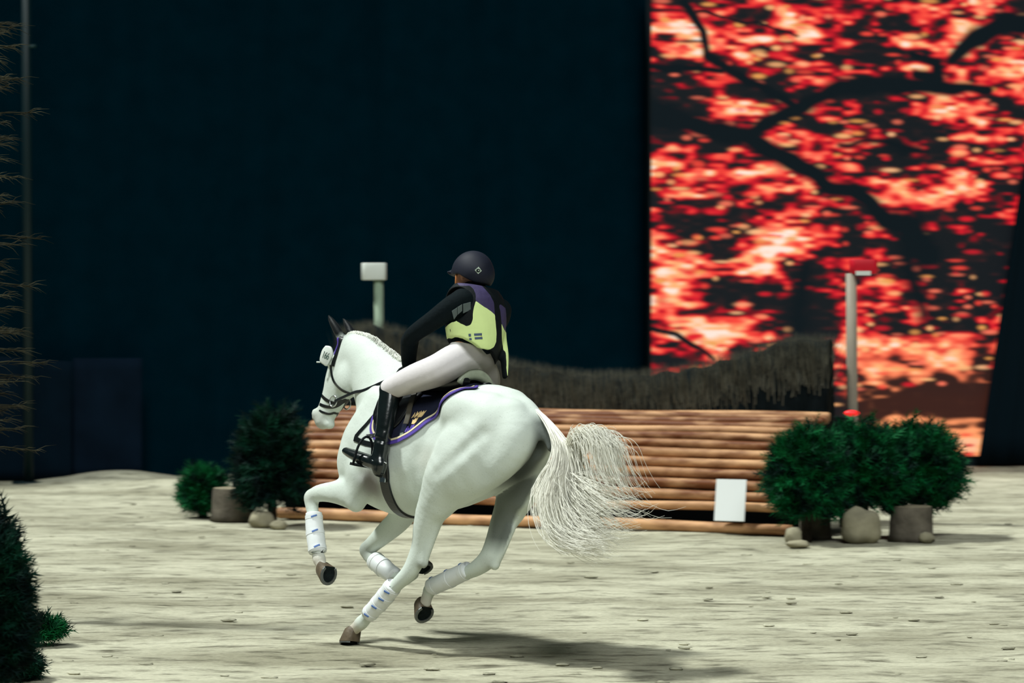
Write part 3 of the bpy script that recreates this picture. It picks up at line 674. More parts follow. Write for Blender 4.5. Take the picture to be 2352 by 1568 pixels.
for u_, v_, y_, r_ in ((715,1142,.18,(.046,.045,.052)), (842,1262,-.16,(.046,.045,.05)), (974,1293,.13,(.026,.022,.03)), (1138,1297,-.14,(.026,.022,.03)), (734,1284,.18,(.038,.036,.036)), (830,1430,.10,(.038,.036,.036)), (987,1354,-.14,(.038,.036,.036))):
    HB.ell(PL(u_, v_, y_), r_, .012)                                                              # knees, hock points, fetlocks
# dock of the tail
HB.chain(ch([(1185,925,0,.05,.05), (1212,938,0,.045,.045), (1236,965,0,.038,.038), (1256,1000,0,.03,.03), (1266,1030,0,.02,.02)]), .05)
HV, HQ = HB.mesh(); HV = relax(HV, HQ, 2, .4)
fn = np.zeros_like(HV); nq = np.cross(HV[HQ[:, 2]]-HV[HQ[:, 0]], HV[HQ[:, 3]]-HV[HQ[:, 1]])
for k in range(4): np.add.at(fn, HQ[:, k], nq)
fn /= np.linalg.norm(fn, axis=1)[:, None]+1e-12
und = np.array([mnoise.noise(Vector((p[0]*7, p[1]*7, p[2]*7)))+.5*mnoise.noise(Vector((p[0]*15+3, p[1]*15, p[2]*15))) for p in HV])
trunk = np.clip((HV[:, 2]-.75)/.1, 0, 1)*np.clip((.35-HV[:, 0])/.1, 0, 1)
HV = HV+fn*(und*.0048*trunk)[:, None]
HVW = l2w(HV)
horse = thing('horse', 'white grey horse galloping away with streaming tail and tack', 'horse', tuple(HO))
m, n, l, b = NT('white_coat'); b.inputs['Roughness'].default_value = .55; b.inputs['Specular IOR Level'].default_value = .15; b.inputs['Sheen Weight'].default_value = .03
vc = n.new('ShaderNodeVertexColor'); vc.layer_name = 'coat'; tc = n.new('ShaderNodeTexCoord')
q1 = n.new('ShaderNodeTexNoise'); q1.inputs['Scale'].default_value = 150; q1.inputs['Detail'].default_value = 2; l.new(tc.outputs['Object'], q1.inputs['Vector'])
r1 = n.new('ShaderNodeValToRGB'); r1.color_ramp.elements[0].position = .27; r1.color_ramp.elements[1].position = .36; r1.color_ramp.elements[0].color = (.74,.76,.75,1); r1.color_ramp.elements[1].color = (1,1,1,1); l.new(q1.outputs[0], r1.inputs[0])
mx = n.new('ShaderNodeMixRGB'); mx.blend_type = 'MULTIPLY'; mx.inputs[0].default_value = 1; l.new(vc.outputs[0], mx.inputs[1]); l.new(r1.outputs[0], mx.inputs[2]); l.new(mx.outputs[0], b.inputs['Base Color'])
q2 = n.new('ShaderNodeTexNoise'); q2.inputs['Scale'].default_value = 60; q2.inputs['Detail'].default_value = 5; l.new(tc.outputs['Object'], q2.inputs['Vector'])
bp = n.new('ShaderNodeBump'); bp.inputs['Strength'].default_value = .12; bp.inputs['Distance'].default_value = .01; l.new(q2.outputs[0], bp.inputs['Height']); l.new(bp.outputs[0], b.inputs['Normal'])
M_COAT = m
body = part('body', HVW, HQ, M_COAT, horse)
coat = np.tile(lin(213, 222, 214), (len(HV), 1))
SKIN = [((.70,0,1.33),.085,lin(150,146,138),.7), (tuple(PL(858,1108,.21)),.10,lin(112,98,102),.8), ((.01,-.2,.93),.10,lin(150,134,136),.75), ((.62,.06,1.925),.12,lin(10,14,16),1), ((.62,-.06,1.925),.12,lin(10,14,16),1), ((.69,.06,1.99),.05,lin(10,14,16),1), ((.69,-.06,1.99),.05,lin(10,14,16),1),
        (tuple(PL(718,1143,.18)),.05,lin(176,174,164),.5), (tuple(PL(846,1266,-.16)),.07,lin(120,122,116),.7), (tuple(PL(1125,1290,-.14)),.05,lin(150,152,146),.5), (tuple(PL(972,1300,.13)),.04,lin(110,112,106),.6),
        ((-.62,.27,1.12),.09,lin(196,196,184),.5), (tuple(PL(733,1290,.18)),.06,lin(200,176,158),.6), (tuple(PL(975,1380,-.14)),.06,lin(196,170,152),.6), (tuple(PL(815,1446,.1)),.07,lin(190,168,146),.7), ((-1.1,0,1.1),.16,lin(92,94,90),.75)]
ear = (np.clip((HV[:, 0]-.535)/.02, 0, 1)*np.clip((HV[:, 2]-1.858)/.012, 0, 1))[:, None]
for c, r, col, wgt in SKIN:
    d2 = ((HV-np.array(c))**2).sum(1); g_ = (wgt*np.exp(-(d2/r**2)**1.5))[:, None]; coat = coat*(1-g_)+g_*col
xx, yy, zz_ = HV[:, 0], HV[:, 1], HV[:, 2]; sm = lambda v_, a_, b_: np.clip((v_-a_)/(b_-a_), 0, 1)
per = np.exp(-(yy/.075)**4)*sm(-xx, 1.0, 1.12)*sm(zz_, .8, .95)*sm(-zz_, -1.45, -1.38)                          # dark skin below the dock, deepened with painted shade
inn = sm(fn[:, 1], .25, .6)*sm(-yy, .0, .06)*sm(-xx, .75, .9)*sm(zz_, .62, .72)*sm(-zz_, -1.40, -1.30)       # shade inside the off thigh painted in with the dark skin
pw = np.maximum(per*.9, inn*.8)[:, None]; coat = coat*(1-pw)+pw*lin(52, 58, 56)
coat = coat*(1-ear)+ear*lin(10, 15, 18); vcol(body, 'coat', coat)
HBV = bvh_of(HVW, HQ)

def hit(u, v, bvh=None, y=.2):
    """surface point and normal under a pixel (world)"""
    d = Vector(ray(u, v)).normalized(); r_ = (bvh or HBV).ray_cast(Vector(CAMP), d)
    if r_[0] is None:
        r_ = (bvh or HBV).find_nearest(Vector(PW(u, v, y)))
    return np.array(r_[0]), np.array(r_[1])
def mirror(p, n, bvh=None):
    q = w2l(p); q[1] *= -1; r_ = (bvh or HBV).find_nearest(Vector(l2w(q))); nn = np.array(n) @ FR.T; nn[1] *= -1
    return np.array(r_[0]), nn @ FR
def ribbon(mb, pts, nrm, width, th, off=.0):
    pts = np.asarray(pts); nrm = np.asarray(nrm); N = len(pts); V = []
    for i in range(N):
        t = pts[min(i+1, N-1)]-pts[max(i-1, 0)]; t = t/(np.linalg.norm(t)+1e-9); n_ = nrm[i]-t*(nrm[i] @ t); n_ = n_/(np.linalg.norm(n_)+1e-9); s_ = np.cross(t, n_)
        wd = width[i] if hasattr(width, '__len__') else width
        for a_, b_ in ((-1, 0), (1, 0), (.92, 1), (-.92, 1)): V.append(pts[i]+s_*a_*wd/2+n_*(off+b_*th))
    Fc = [(i*4+k, i*4+(k+1) % 4, (i+1)*4+(k+1) % 4, (i+1)*4+k) for i in range(N-1) for k in range(4)]+[(3, 2, 1, 0), tuple((N-1)*4+k for k in range(4))]
    mb.add(V, Fc)
def smooth_path(P, n=5): return catmull(np.asarray(P, float), n)
def strap_local(name, pts, width, th, m, parent, off=-.002):
    H_ = [HBV.find_nearest(Vector(l2w(p))) for p in smooth_path(pts, 6)]; P_ = np.array([h_[0] for h_ in H_]); N_ = np.array([h_[1] for h_ in H_])
    for _ in range(3): P_[1:-1] = .25*P_[:-2]+.5*P_[1:-1]+.25*P_[2:]; N_[1:-1] = .25*N_[:-2]+.5*N_[1:-1]+.25*N_[2:]
    mb = MB(); ribbon(mb, P_, N_, width, th, off); return mb.build(name, m, parent, False)
def strap(name, px, width, th, m, parent, off=-.002, both=False, bvh=None, smooth=2):
    px = smooth_path(px, 6); H_ = [hit(u, v, bvh) for u, v in px]; pts = np.array([h_[0] for h_ in H_]); nr = np.array([h_[1] for h_ in H_])
    for _ in range(smooth):
        pts[1:-1] = .25*pts[:-2]+.5*pts[1:-1]+.25*pts[2:]; nr[1:-1] = .25*nr[:-2]+.5*nr[1:-1]+.25*nr[2:]
    mb = MB(); ribbon(mb, pts, nr, width, th, off); o = mb.build(name, m, parent, False)
    if both:
        M_ = [mirror(p, q, bvh) for p, q in zip(pts, nr)]; mb = MB(); ribbon(mb, [x[0] for x in M_][::-1], [x[1] for x in M_][::-1], width, th, off); mb.build(name, m, parent, False)
    return pts, nr
M_LEATHER = mat('black_leather', srgb(16, 20, 22), .35, .5, .2, 30, .15, 200)
M_STEEL = mat('steel', srgb(200, 204, 204), .25, .5, metal=1)
M_PURPLE = mat('purple_braid', srgb(92, 72, 168), .6, .3)
M_CREAM = mat('cream_braid', srgb(232, 220, 182), .6, .3)
M_NAVY = mat('navy_cotton', srgb(34, 38, 56), .9, .1, .1, 60, .2, 160)

# ---- hooves and shoes
M_HOOF = mat('hoof_horn', srgb(96, 84, 68), .5, .3, .3, 30, .2, 60)
M_SOLE = mat('hoof_sole', srgb(26, 34, 34), .9, .1, .4, 40, .4, 60)
def hoof(c, toe, nrm, r=.058, h=.075):
    """c: sole centre (local), toe direction, outward sole normal"""
    toe = np.array(toe, float); nrm = np.array(nrm, float); nrm /= np.linalg.norm(nrm); toe -= nrm*(toe @ nrm); toe /= np.linalg.norm(toe); sd = np.cross(nrm, toe); c = np.array(c, float)
    n_ = 20; V = []
    def ring(f, up, shift, n_=n_):
        o = []
        for k in range(n_):
            q = 2*math.pi*k/n_; a_ = math.cos(q)*1.14; a_ = max(a_, -.86); o.append(c-nrm*up+toe*(a_*r*f+shift)+sd*math.sin(q)*r*f)
        return o
    V = ring(1.0, 0, 0)+ring(1.0, .006, 0)+ring(.80, h, -.024)+ring(.60, h+.012, -.028)
    Fc = [(j*n_+k, j*n_+(k+1) % n_, (j+1)*n_+(k+1) % n_, (j+1)*n_+k) for j in range(3) for k in range(n_)]+[tuple(3*n_+k for k in range(n_))]
    o = part('hoof', l2w(np.array(V)), [f[::-1] for f in Fc], M_HOOF, horse)
    S_ = ring(.98, -.0, 0)+[c+nrm*(-.012)]; part('sole', l2w(np.array(S_)), [(k, (k+1) % n_, n_) for k in range(n_)], M_SOLE, o)
    V = []
    for k in range(15):                                        # horseshoe
        q = -2.35+4.7*k/14; ca, sa = max(math.cos(q)*1.12, -.84), math.sin(q)
        for f, u_ in ((1.0, .001), (1.0, .009), (.74, .009), (.74, .001)): V.append(c+toe*ca*r*f+sd*sa*r*f+nrm*u_)
    Fc = [(i*4+k, i*4+(k+1) % 4, (i+1)*4+(k+1) % 4, (i+1)*4+k) for i in range(14) for k in range(4)]+[(3, 2, 1, 0), (56, 57, 58, 59)]
    part('horseshoe', l2w(np.array(V)), Fc, M_SHOE, o, False)
M_SHOE = mat('worn_shoe', srgb(120, 124, 122), .45, .4, metal=.8)
hoof(PL(803, 1473, .10), (1, .1, -.12), (-.12, 0, -1))
hoof(PL(754, 1319, .18), (.12, 0, -1), (-1, .05, -.12))
hoof(PL(974, 1409, -.14), (.62, -.1, -.75), (-.80, .16, -.55))
hoof(PL(972, 1306, -.16), (-.75, 0, .62), (-.62, 0, -.78))
# ---- mane and tail hair
M_MANE = mat('white_hair', srgb(236, 238, 228), .45, .4, .18, 6)
M_TAIL = mat('tail_hair', srgb(250, 248, 236), .45, .4, .1, 5)
g = random.Random(21)
mb = MB(); crest = smooth_path([PL(u, v, 0) for u, v in [(800,769), (822,768), (840,771), (858,780), (884,799), (907,817), (926,838), (945,856)]], 10)
for i in range(1100):
    f = g.random()*(len(crest)-1.001); k = int(f); p = crest[k]*(1-(f-k))+crest[k+1]*(f-k); r_ = HBV.find_nearest(Vector(l2w(p))); p = w2l(np.array(r_[0]))
    L = g.uniform(.02, .06); sd = g.choice((1, 1, -1)); e = np.array([g.gauss(-.012, .012), sd*g.uniform(.004, .024), g.uniform(.0, .014)])
    m_ = p+e*.6+np.array([0, 0, .007]); q = p+e+np.array([g.gauss(-.01, .01), sd*.012, -L*.5])
    mb.tube([l2w(p-np.array([0, 0, .008])), l2w(m_), l2w(q)], [.003, .0026, .0006], 3, False)
mane = mb.build('mane', M_MANE, horse)
def tail_lock(mb, px, n, spread, r0, seed, wav=.012, tail_out=1.0, ysp=.05):
    """px: (u, v, y) guide in the horse frame"""
    g = random.Random(seed); G = smooth_path([PL(u, v, y) for u, v, y in px], 6); N = len(G)
    for i in range(n):
        o1 = np.array([g.gauss(0, spread), g.gauss(0, ysp), g.gauss(0, spread)]); o2 = o1+np.array([g.gauss(0, spread*.9), g.gauss(0, ysp), g.gauss(0, spread*.9)])*tail_out; ph = g.random()*7; ph2 = g.random()*7; fr = g.uniform(.7, 1.5)
        e = int(N*g.uniform(.72, 1.0)) if g.random() < .8 else int(N*g.uniform(.45, .8)); P_ = []
        for k in range(0, max(e, 6), 2):
            t = k/(N-1); wgt = min(1, t*1.7)
            P_.append(l2w(G[min(k, N-1)]+(o1*(1-t)+o2*t)*wgt**1.4+wav*t*np.array([math.sin(ph+t*9*fr), math.sin(ph2+t*7*fr), math.cos(ph+t*8*fr)])))
        K = len(P_); mb.tube(P_, [r0*(1-.75*(k/(K-1))**2) for k in range(K)], 3, False)
mb = MB()
tail_lock(mb, [(1196,918,0), (1234,944,.01), (1270,988,.015), (1292,1032,.02), (1294,1085,.03), (1286,1140,.04), (1290,1190,.05), (1308,1230,.06), (1345,1252,.07), (1392,1258,.08)], 1100, .022, .0030, 1, .012, 1.5, .045)
tail_lock(mb, [(1215,930,0), (1252,960,.0), (1282,1006,.01), (1286,1052,.02), (1264,1098,.035), (1256,1150,.045), (1268,1200,.05), (1294,1242,.06), (1330,1262,.07)], 420, .016, .0028, 2, .010, 1.3, .035)
tail_lock(mb, [(1218,930,0), (1250,960,-.01), (1286,1008,-.03), (1308,1040,-.05), (1322,1085,-.06), (1330,1140,-.06), (1350,1190,-.05), (1390,1225,-.03), (1440,1215,-.02)], 560, .026, .0028, 3, .016, 1.8, .05)
tail_lock(mb, [(1236,950,0), (1270,988,-.02), (1300,1026,-.05), (1320,1030,-.08), (1340,1010,-.10), (1364,1002,-.10), (1386,1022,-.10), (1396,1065,-.10), (1412,1110,-.09), (1446,1150,-.08)], 560, .020, .0026, 4, .015, 2.0, .05)
tail_lock(mb, [(1240,953,0), (1278,1000,-.02), (1302,1040,-.05), (1324,1030,-.08), (1348,1008,-.10), (1372,996,-.10), (1392,1010,-.10), (1424,1036,-.1)], 300, .012, .0024, 5, .010, 1.5, .04)
tail_lock(mb, [(1250,970,0), (1290,1040,-.03), (1320,1090,-.05), (1345,1120,-.06), (1385,1150,-.06), (1430,1172,-.05), (1474,1150,-.04)], 220, .028, .0022, 6, .02, 2.4, .05)
tail_lock(mb, [(1205,924,0), (1240,950,.0), (1272,995,.0), (1294,1040,.0), (1298,1090,.01), (1292,1140,.02), (1296,1190,.03), (1316,1228,.04)], 90, .014, .012, 7, .004, .8, .022)
tail = mb.build('tail', M_TAIL, horse)

# ---- protective boots on the four cannons
M_BOOT = mat('white_boot', srgb(236, 240, 242), .5, .35, .04, 20)
M_TAB = mat('blue_tab', srgb(96, 128, 190), .6, .2)
def leg_boot(label, px, rad, nstr, ang):
    """px: guide pixel nodes on the cannon, radii from top to bottom"""
    P_ = smooth_path([PL(u, v, y) for u, v, y in px], 6); N = len(P_); R_ = np.interp(np.linspace(0, 1, N), np.linspace(0, 1, len(rad)), rad)
    t_ = thing('leg_boot', label, 'leg boot', tuple(l2w(P_[-1])), 'white protective boots on the horse')
    mb = MB(); W = [l2w(p) for p in P_]; W = [W[0]]+W+[W[-1]]; RR = [R_[0]*.8]+list(R_)+[R_[-1]*.8]; mb.tube(W, RR, 20, True, up=HX); mb.build('shell', M_BOOT, t_)
    for k in range(nstr):
        f = .16+.72*k/(max(nstr-1, 1)); i = f*(N-1); j = int(i); p = P_[j]*(1-(i-j))+P_[min(j+1, N-1)]*(i-j); ax = P_[min(j+1, N-1)]-P_[max(j-1, 0)]; ax /= np.linalg.norm(ax); r_ = float(np.interp(f, np.linspace(0, 1, len(rad)), rad))
        mb = MB(); mb.tube([l2w(p-ax*.013), l2w(p-ax*.012), l2w(p+ax*.012), l2w(p+ax*.013)], [r_*1.0, r_+.0022, r_+.0022, r_*1.0], 36, False, up=HX); st = mb.build('strap', M_BOOT, t_, False)
        vd = w2l(CAMP)-p; vd -= ax*(vd @ ax); vd /= np.linalg.norm(vd); sd = np.cross(ax, vd); vd = vd*math.cos(ang)+sd*math.sin(ang); sd = np.cross(ax, vd)
        mb = MB(); pts = [l2w(p+vd*(r_+.003)*math.cos(a_)+sd*(r_+.003)*math.sin(a_)+ax*.004*a_*4) for a_ in (-.32, -.16, 0, .16, .32)]; nr = [(vd*math.cos(a_)+sd*math.sin(a_)) @ FR for a_ in (-.32, -.16, 0, .16, .32)]
        ribbon(mb, pts, nr, .010, .003); mb.build('tab', M_TAB, st, False)
    return t_
leg_boot('white strapped boot on the raised near foreleg', [(721,1178,.18), (722,1205,.18), (726,1240,.18), (730,1268,.18)], [.050, .055, .057, .054], 3, .0)
leg_boot('white boot on the folded far foreleg', [(860,1286,-.16), (878,1301,-.16), (908,1324,-.16)], [.056, .058, .050], 3, 2.2)
leg_boot('white strapped boot on the near hind leg touching the sand', [(904,1344,.13), (880,1375,.12), (846,1412,.11)], [.052, .054, .047], 4, .15)
leg_boot('white boot on the trailing far hind leg', [(1076,1308,-.14), (1035,1328,-.14), (990,1348,-.14)], [.05, .054, .05], 3, 1.5)

# ------------------------------------------------------------------ saddle pad, saddle, girth, breastplate, bridle
AXZ = 1.2
def rad(x, phi, off=0, top=None):
    """point on the trunk surface at station x and angle phi from the spine (positive = near side), local"""
    d = np.array([0, math.sin(phi), math.cos(phi)]); o_ = np.array([x, 0, AXZ])
    r_ = HBV.ray_cast(Vector(l2w(o_)), Vector(d @ FR)); n_ = np.array(r_[1]) @ FR.T; p = w2l(np.array(r_[0])); return p+n_*off, n_
def xphi(u, v):
    p = w2l(hit(u, v)[0]); return (p[0], math.atan2(p[1], p[2]-AXZ))
KP = .33
def radial_patch(poly, off, th, step=.03):
    """sheet following the trunk, poly in (x, phi); returns world verts/faces"""
    P2 = np.array([(x, f*KP) for x, f in poly]); n0 = len(P2)
    lo, hi = P2.min(0), P2.max(0); ins = []
    for a_ in np.arange(lo[0], hi[0], step):
        for b_ in np.arange(lo[1], hi[1], step): ins.append((a_+.3*step*((int(b_/step)) % 2), b_))
    ins = np.array(ins); ok = inpoly(ins, P2)
    for i in range(n0):                                         # keep clear of the rim
        p, q = P2[i], P2[(i+1) % n0]; e = q-p; t = np.clip(((ins-p) @ e)/(e @ e+1e-12), 0, 1); ok &= np.linalg.norm(ins-p-t[:, None]*e, axis=1) > step*.35
    A = np.concatenate([P2, ins[ok]])
    vs, _, fs, *_ = delaunay_2d_cdt([Vector(p) for p in A], [(i, (i+1) % n0) for i in range(n0)], [], 1, 1e-6)
    top, bot = [], []
    for p in vs:
        q, n_ = rad(p[0], p[1]/KP); top.append(q+n_*(off+th)); bot.append(q+n_*off)
    k = len(vs); Fc = [tuple(f) for f in fs]+[tuple(i+k for i in f[::-1]) for f in fs]
    ed = {}
    for f in fs:
        for a_, b_ in zip(f, f[1:]+f[:1]): ed[(a_, b_)] = 1
    Fc += [(b_, a_, a_+k, b_+k) for (a_, b_) in ed if (b_, a_) not in ed]
    V = l2w(np.array(top+bot)); f0 = fs[0]                    # outward winding
    nn = np.cross(V[f0[1]]-V[f0[0]], V[f0[2]]-V[f0[0]]); c_ = l2w(rad(*(np.mean([vs[i] for i in f0], 0)*np.array([1, 1/KP])))[0]); q = w2l(c_); outw = np.array([0, q[1], q[2]-AXZ]) @ FR
    if nn @ outw < 0: Fc = [f[::-1] for f in Fc]
    return V, Fc
def mirror_poly(half): return half+[(x, -f) for x, f in half[::-1]]
pad_px = [(1097,891), (1076,897), (1054,906), (1030,921), (1006,943), (986,965), (966,987), (944,1004), (922,1013), (900,1021), (884,1020), (868,1014), (857,1002), (853,986), (856,968), (866,950), (878,925), (892,900), (906,876)]
half = np.array([xphi(u, v) for u, v in pad_px])
for _ in range(2): half[1:-1] = .25*half[:-2]+.5*half[1:-1]+.25*half[2:]
half = [(-.735, 0.0)]+[tuple(q) for q in half]+[(-.08, .12), (-.07, 0.0)]
half = [h_ for i, h_ in enumerate(half) if i == 0 or h_[1] > .02 or i == len(half)-1]
pad_half = half
poly = half+[(x, -f) for x, f in half[-2:0:-1]]
pad = thing('saddle_pad', 'navy saddle pad with cream and purple piping and gold crowns', 'saddle pad', tuple(l2w(rad(-.4, 0)[0])))
V, Fc = radial_patch(poly, .002, .012); part('quilt', V, Fc, M_NAVY, pad)
def rim(name, poly_xf, inset, width, m, parent, off=.013, th=.004, closed=False):
    P_ = smooth_path(poly_xf, 5); pts = []; nr = []
    for i, (x, f) in enumerate(P_):
        t = P_[min(i+1, len(P_)-1)]-P_[max(i-1, 0)]; t = np.array([t[0], t[1]*KP]); t /= np.linalg.norm(t)+1e-9; n2 = np.array([t[1], -t[0]])*inset
        q, n_ = rad(x+n2[0], f+n2[1]/KP, off); pts.append(l2w(q)); nr.append(n_ @ FR)
    mb = MB(); ribbon(mb, pts, nr, width, th); return mb.build(name, m, parent, False)
for sgn in (1, -1):
    hp = [(x, f*sgn) for x, f in half[1:-2]]
    rim('purple_binding', hp, 0, .02, M_PURPLE, pad, .010, .007)
    rim('cream_piping', hp, .019*sgn, .012, M_CREAM, pad, .012, .006)
# emblem on the near rear corner: gold crowns and purple strokes
def deco(name, polys, m, parent, off=.0145, bvh=None):
    mb = MB()
    for poly_ in polys:
        H_ = [hit(u, v) for u, v in poly_]; pts = [h_[0]+h_[1]*off for h_ in H_]; p2 = [h_[0]+h_[1]*(off+.003) for h_ in H_]; k = len(pts)
        mb.add(pts+p2, [tuple(range(k, 2*k))]+[(i, (i+1) % k, k+(i+1) % k, k+i) for i in range(k)])
    return mb.build(name, m, parent, False)
Z2 = lambda L: [(920+x/14.25, 900+y/14.25) for x, y in L]
M_GOLD = mat('gold_embroidery', srgb(236, 204, 146), .5, .3)
deco('crown_embroidery', [Z2([(400,900),(530,710),(500,830)])], M_GOLD, pad)
deco('crown_embroidery', [Z2([(490,890),(610,680),(605,760),(690,680),(610,810)])], M_GOLD, pad)
deco('crown_embroidery', [Z2([(590,870),(740,660),(730,740),(820,655),(805,720),(895,650),(770,820),(720,865)])], M_GOLD, pad)
deco('crown_embroidery', [Z2([(415,1085),(460,930),(490,960),(565,875),(560,930),(635,870),(560,1020),(500,1085)])], M_GOLD, pad)
deco('purple_embroidery', [Z2(q) for q in ([(185,1340),(280,1160),(325,1160),(225,1350)], [(255,1340),(330,1190),(340,1230),(285,1345)], [(310,1330),(425,1110),(440,1130),(345,1335)], [(360,1330),(460,1110),(530,1100),(420,1300)])], M_PURPLE, pad)
deco('maker_tag', [Z2([(30,1460),(50,1380),(150,1355),(125,1440)])], mat('tag_grey', srgb(120, 132, 120), .7, .2), pad)

M_SEAT = mat('saddle_leather', srgb(20, 22, 24), .3, .5, .2, 25, .1, 150)
saddle = thing('saddle', 'black leather jumping saddle with leather shine painted on its cantle under the rider', 'saddle', tuple(l2w(rad(-.4, 0)[0])))
SB = SDF((-.85, -.32, 1.35), (.12, .32, 1.85), .008)
SB.chain([(-.10,0,1.665,.07,.05), (-.2,0,1.64,.10,.045), (-.36,0,1.615,.14,.04), (-.52,0,1.62,.165,.045), (-.64,0,1.65,.165,.04)], .03, 5)
for s in (1, -1):
    SB.chain([(-.12, s*.09, 1.60, .04, .05), (-.32, s*.12, 1.575, .05, .04), (-.52, s*.12, 1.575, .055, .045), (-.68, s*.09, 1.60, .05, .045)], .03)
V, Q = SB.mesh(); part('seat', l2w(relax(V, Q, 2)), Q, M_SEAT, saddle)
M_CANT = mat('cantle_shine', srgb(168, 176, 154), .35, .4, .25, 14)  # shine of the cantle leather put into a pale base colour
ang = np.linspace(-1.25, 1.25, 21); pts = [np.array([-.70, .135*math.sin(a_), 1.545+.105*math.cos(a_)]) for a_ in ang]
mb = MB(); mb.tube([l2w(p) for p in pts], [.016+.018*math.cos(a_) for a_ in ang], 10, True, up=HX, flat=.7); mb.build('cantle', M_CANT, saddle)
for sgn in (1, -1):
    fl = [tuple(q) for q in smooth_path([xphi(u, v) for u, v in [(905,884), (950,878), (992,884), (978,905), (956,930), (936,957), (914,983), (892,992), (872,982), (864,958), (872,928), (886,900), (905,884)]], 3)[:-1]]
    V, Fc = radial_patch([(x, f*sgn) for x, f in fl][::sgn], .016, .012); part('flap', V, Fc, M_SEAT, saddle)
def rib_xf(name, xf, width, th, off, m, parent, n=6):
    P_ = smooth_path(xf, n); H_ = [rad(x, f, off) for x, f in P_]; mb = MB(); ribbon(mb, [l2w(h_[0]) for h_ in H_], [h_[1] @ FR for h_ in H_], width, th); return mb.build(name, m, parent, False)
# girth all the way round
gx_ = [xphi(u, v) for u, v in [(884,1080), (888,1105), (894,1135), (905,1162)]]
gx_ = [(float(np.interp(f, [2.1, 3.14], [-.295, -.255])), f) for x, f in gx_]; gxm = float(np.mean([q[0] for q in gx_]))
girth = thing('girth', 'black girth strap running under the white belly', 'girth', tuple(l2w(rad(gxm, math.pi-.01)[0])))
rib_xf('strap', [(gx_[0][0]+.02, 1.45)]+gx_+[(gx_[-1][0], math.pi)]+[(x, 2*math.pi-f) for x, f in gx_[::-1]]+[(gx_[0][0]+.02, 2*math.pi-1.45)], .078, .010, .002, M_LEATHER, girth)
for e in (-.017, .017): rib_xf('billet', [(gx_[0][0]+.02+e, 1.35), (gx_[0][0]+.01+e, 1.75), (gx_[1][0]+e, gx_[1][1])], .022, .005, .012, M_LEATHER, girth)
h1 = hit(884, 1098); mb = MB(); ribbon(mb, [h1[0]+h1[1]*.014-HU*.02, h1[0]+h1[1]*.014, h1[0]+h1[1]*.014+HU*.02], [h1[1]]*3, .05, .005); mb.build('buckle', M_STEEL, girth, False)
# breastplate
bp_ = thing('breastplate', 'black leather breastplate strapped around the chest', 'breastplate', tuple(l2w(np.array([.3, 0, 1.1]))))
strap('shoulder_strap', [(872,944), (858,956), (842,975), (828,990), (817,1003)], .026, .007, M_LEATHER, bp_, both=True)
strap('chest_strap', [(814,1007), (820,1009), (828,1013), (842,1018), (864,1022)], .032, .007, M_LEATHER, bp_, both=True)
mb = MB(); cp = [rad(.20, f)[0] for f in np.linspace(1.9, 2*math.pi-1.9, 9)]
# bridle
br = thing('bridle', 'black grackle bridle with purple browband and white number disc', 'bridle', tuple(PW(770, 900, 0)))
hpL = [PL(u, v, y) for u, v, y in [(791,768,.03), (783,780,.07), (774,797,.09), (766,816,.10), (760,840,.10)]]
bbL = [PL(u, v, y) for u, v, y in [(785,769,.04), (777,781,.07), (768,796,.09), (761,812,.10)]]
for sg in (1, -1):
    strap_local('headpiece', [q*np.array([1, sg, 1]) for q in hpL][::sg], .036, .006, M_LEATHER, br)
    strap_local('browband', [q*np.array([1, sg, 1]) for q in bbL][::sg], .013, .009, M_PURPLE, br)
strap('cheekpiece', [(760,838), (762,858), (767,875), (778,889), (790,898), (806,903)], .018, .006, M_LEATHER, br, both=True)
for nm, wdt, pth in (('noseband', .022, [(738,903,0), (744,911,.045), (752,920,.06), (765,930,.065), (782,937,.06), (797,939,.03), (804,938,0)]),
                     ('noseband', .020, [(731,925,0), (740,930,.045), (752,935,.056), (768,941,.06), (784,943,.05), (797,940,.02), (802,939,0)]),
                     ('flash_strap', .014, [(734,940,0), (742,946,.045), (752,953,.052), (763,960,.05), (775,966,.025), (780,967,0)])):
    for sg in (1, -1): strap_local(nm, [PL(*q)*np.array([1, sg, 1]) for q in pth][::sg], wdt, .006, M_LEATHER, br)
for sgn in (1, -1):
    c_ = w2l(hit(769, 922)[0]); c_[1] = abs(c_[1])*sgn+.012*sgn; mb = MB(); mb.tube([l2w(c_+np.array([.034*math.cos(a_), 0, .034*math.sin(a_)])) for a_ in np.linspace(0, 2*math.pi, 19)], .005, 6, False); mb.build('bit_ring', M_STEEL, br)
# number disc
cN = PL(750, 817, .115); dn = w2l(CAMP)-cN; dn /= np.linalg.norm(dn); dn = dn*.8+np.array([.35, .5, .0]); dn /= np.linalg.norm(dn)
upv = np.array([-.28, 0, 1.]); upv -= dn*(upv @ dn); upv /= np.linalg.norm(upv); rt = np.cross(upv, dn)
shape = [(-.30,.5), (.0,.56), (.25,.47), (.44,.2), (.40,-.1), (.26,-.5), (-.02,-.50), (-.30,-.44), (-.42,-.30), (-.46,.0), (-.44,.25)]; sz = .115
sp = smooth_path(shape+[shape[0]], 4)[:-1]; n_ = len(sp)
A = [cN+rt*x*sz*.82+upv*y*sz-dn*.006 for x, y in sp]; B = [cN+rt*x*sz*.82+upv*y*sz+dn*.004 for x, y in sp]; B2 = [cN+rt*x*sz*.70+upv*y*sz*.86+dn*.008 for x, y in sp]
disc = part('number_disc', l2w(np.array(A+B+B2)), [tuple(range(n_-1, -1, -1)), tuple(2*n_+i for i in range(n_))]+[(j*n_+i, j*n_+(i+1) % n_, (j+1)*n_+(i+1) % n_, (j+1)*n_+i) for j in range(2) for i in range(n_)], M_WHITE, br)
disc['label'] = 'white number disc reading 166'
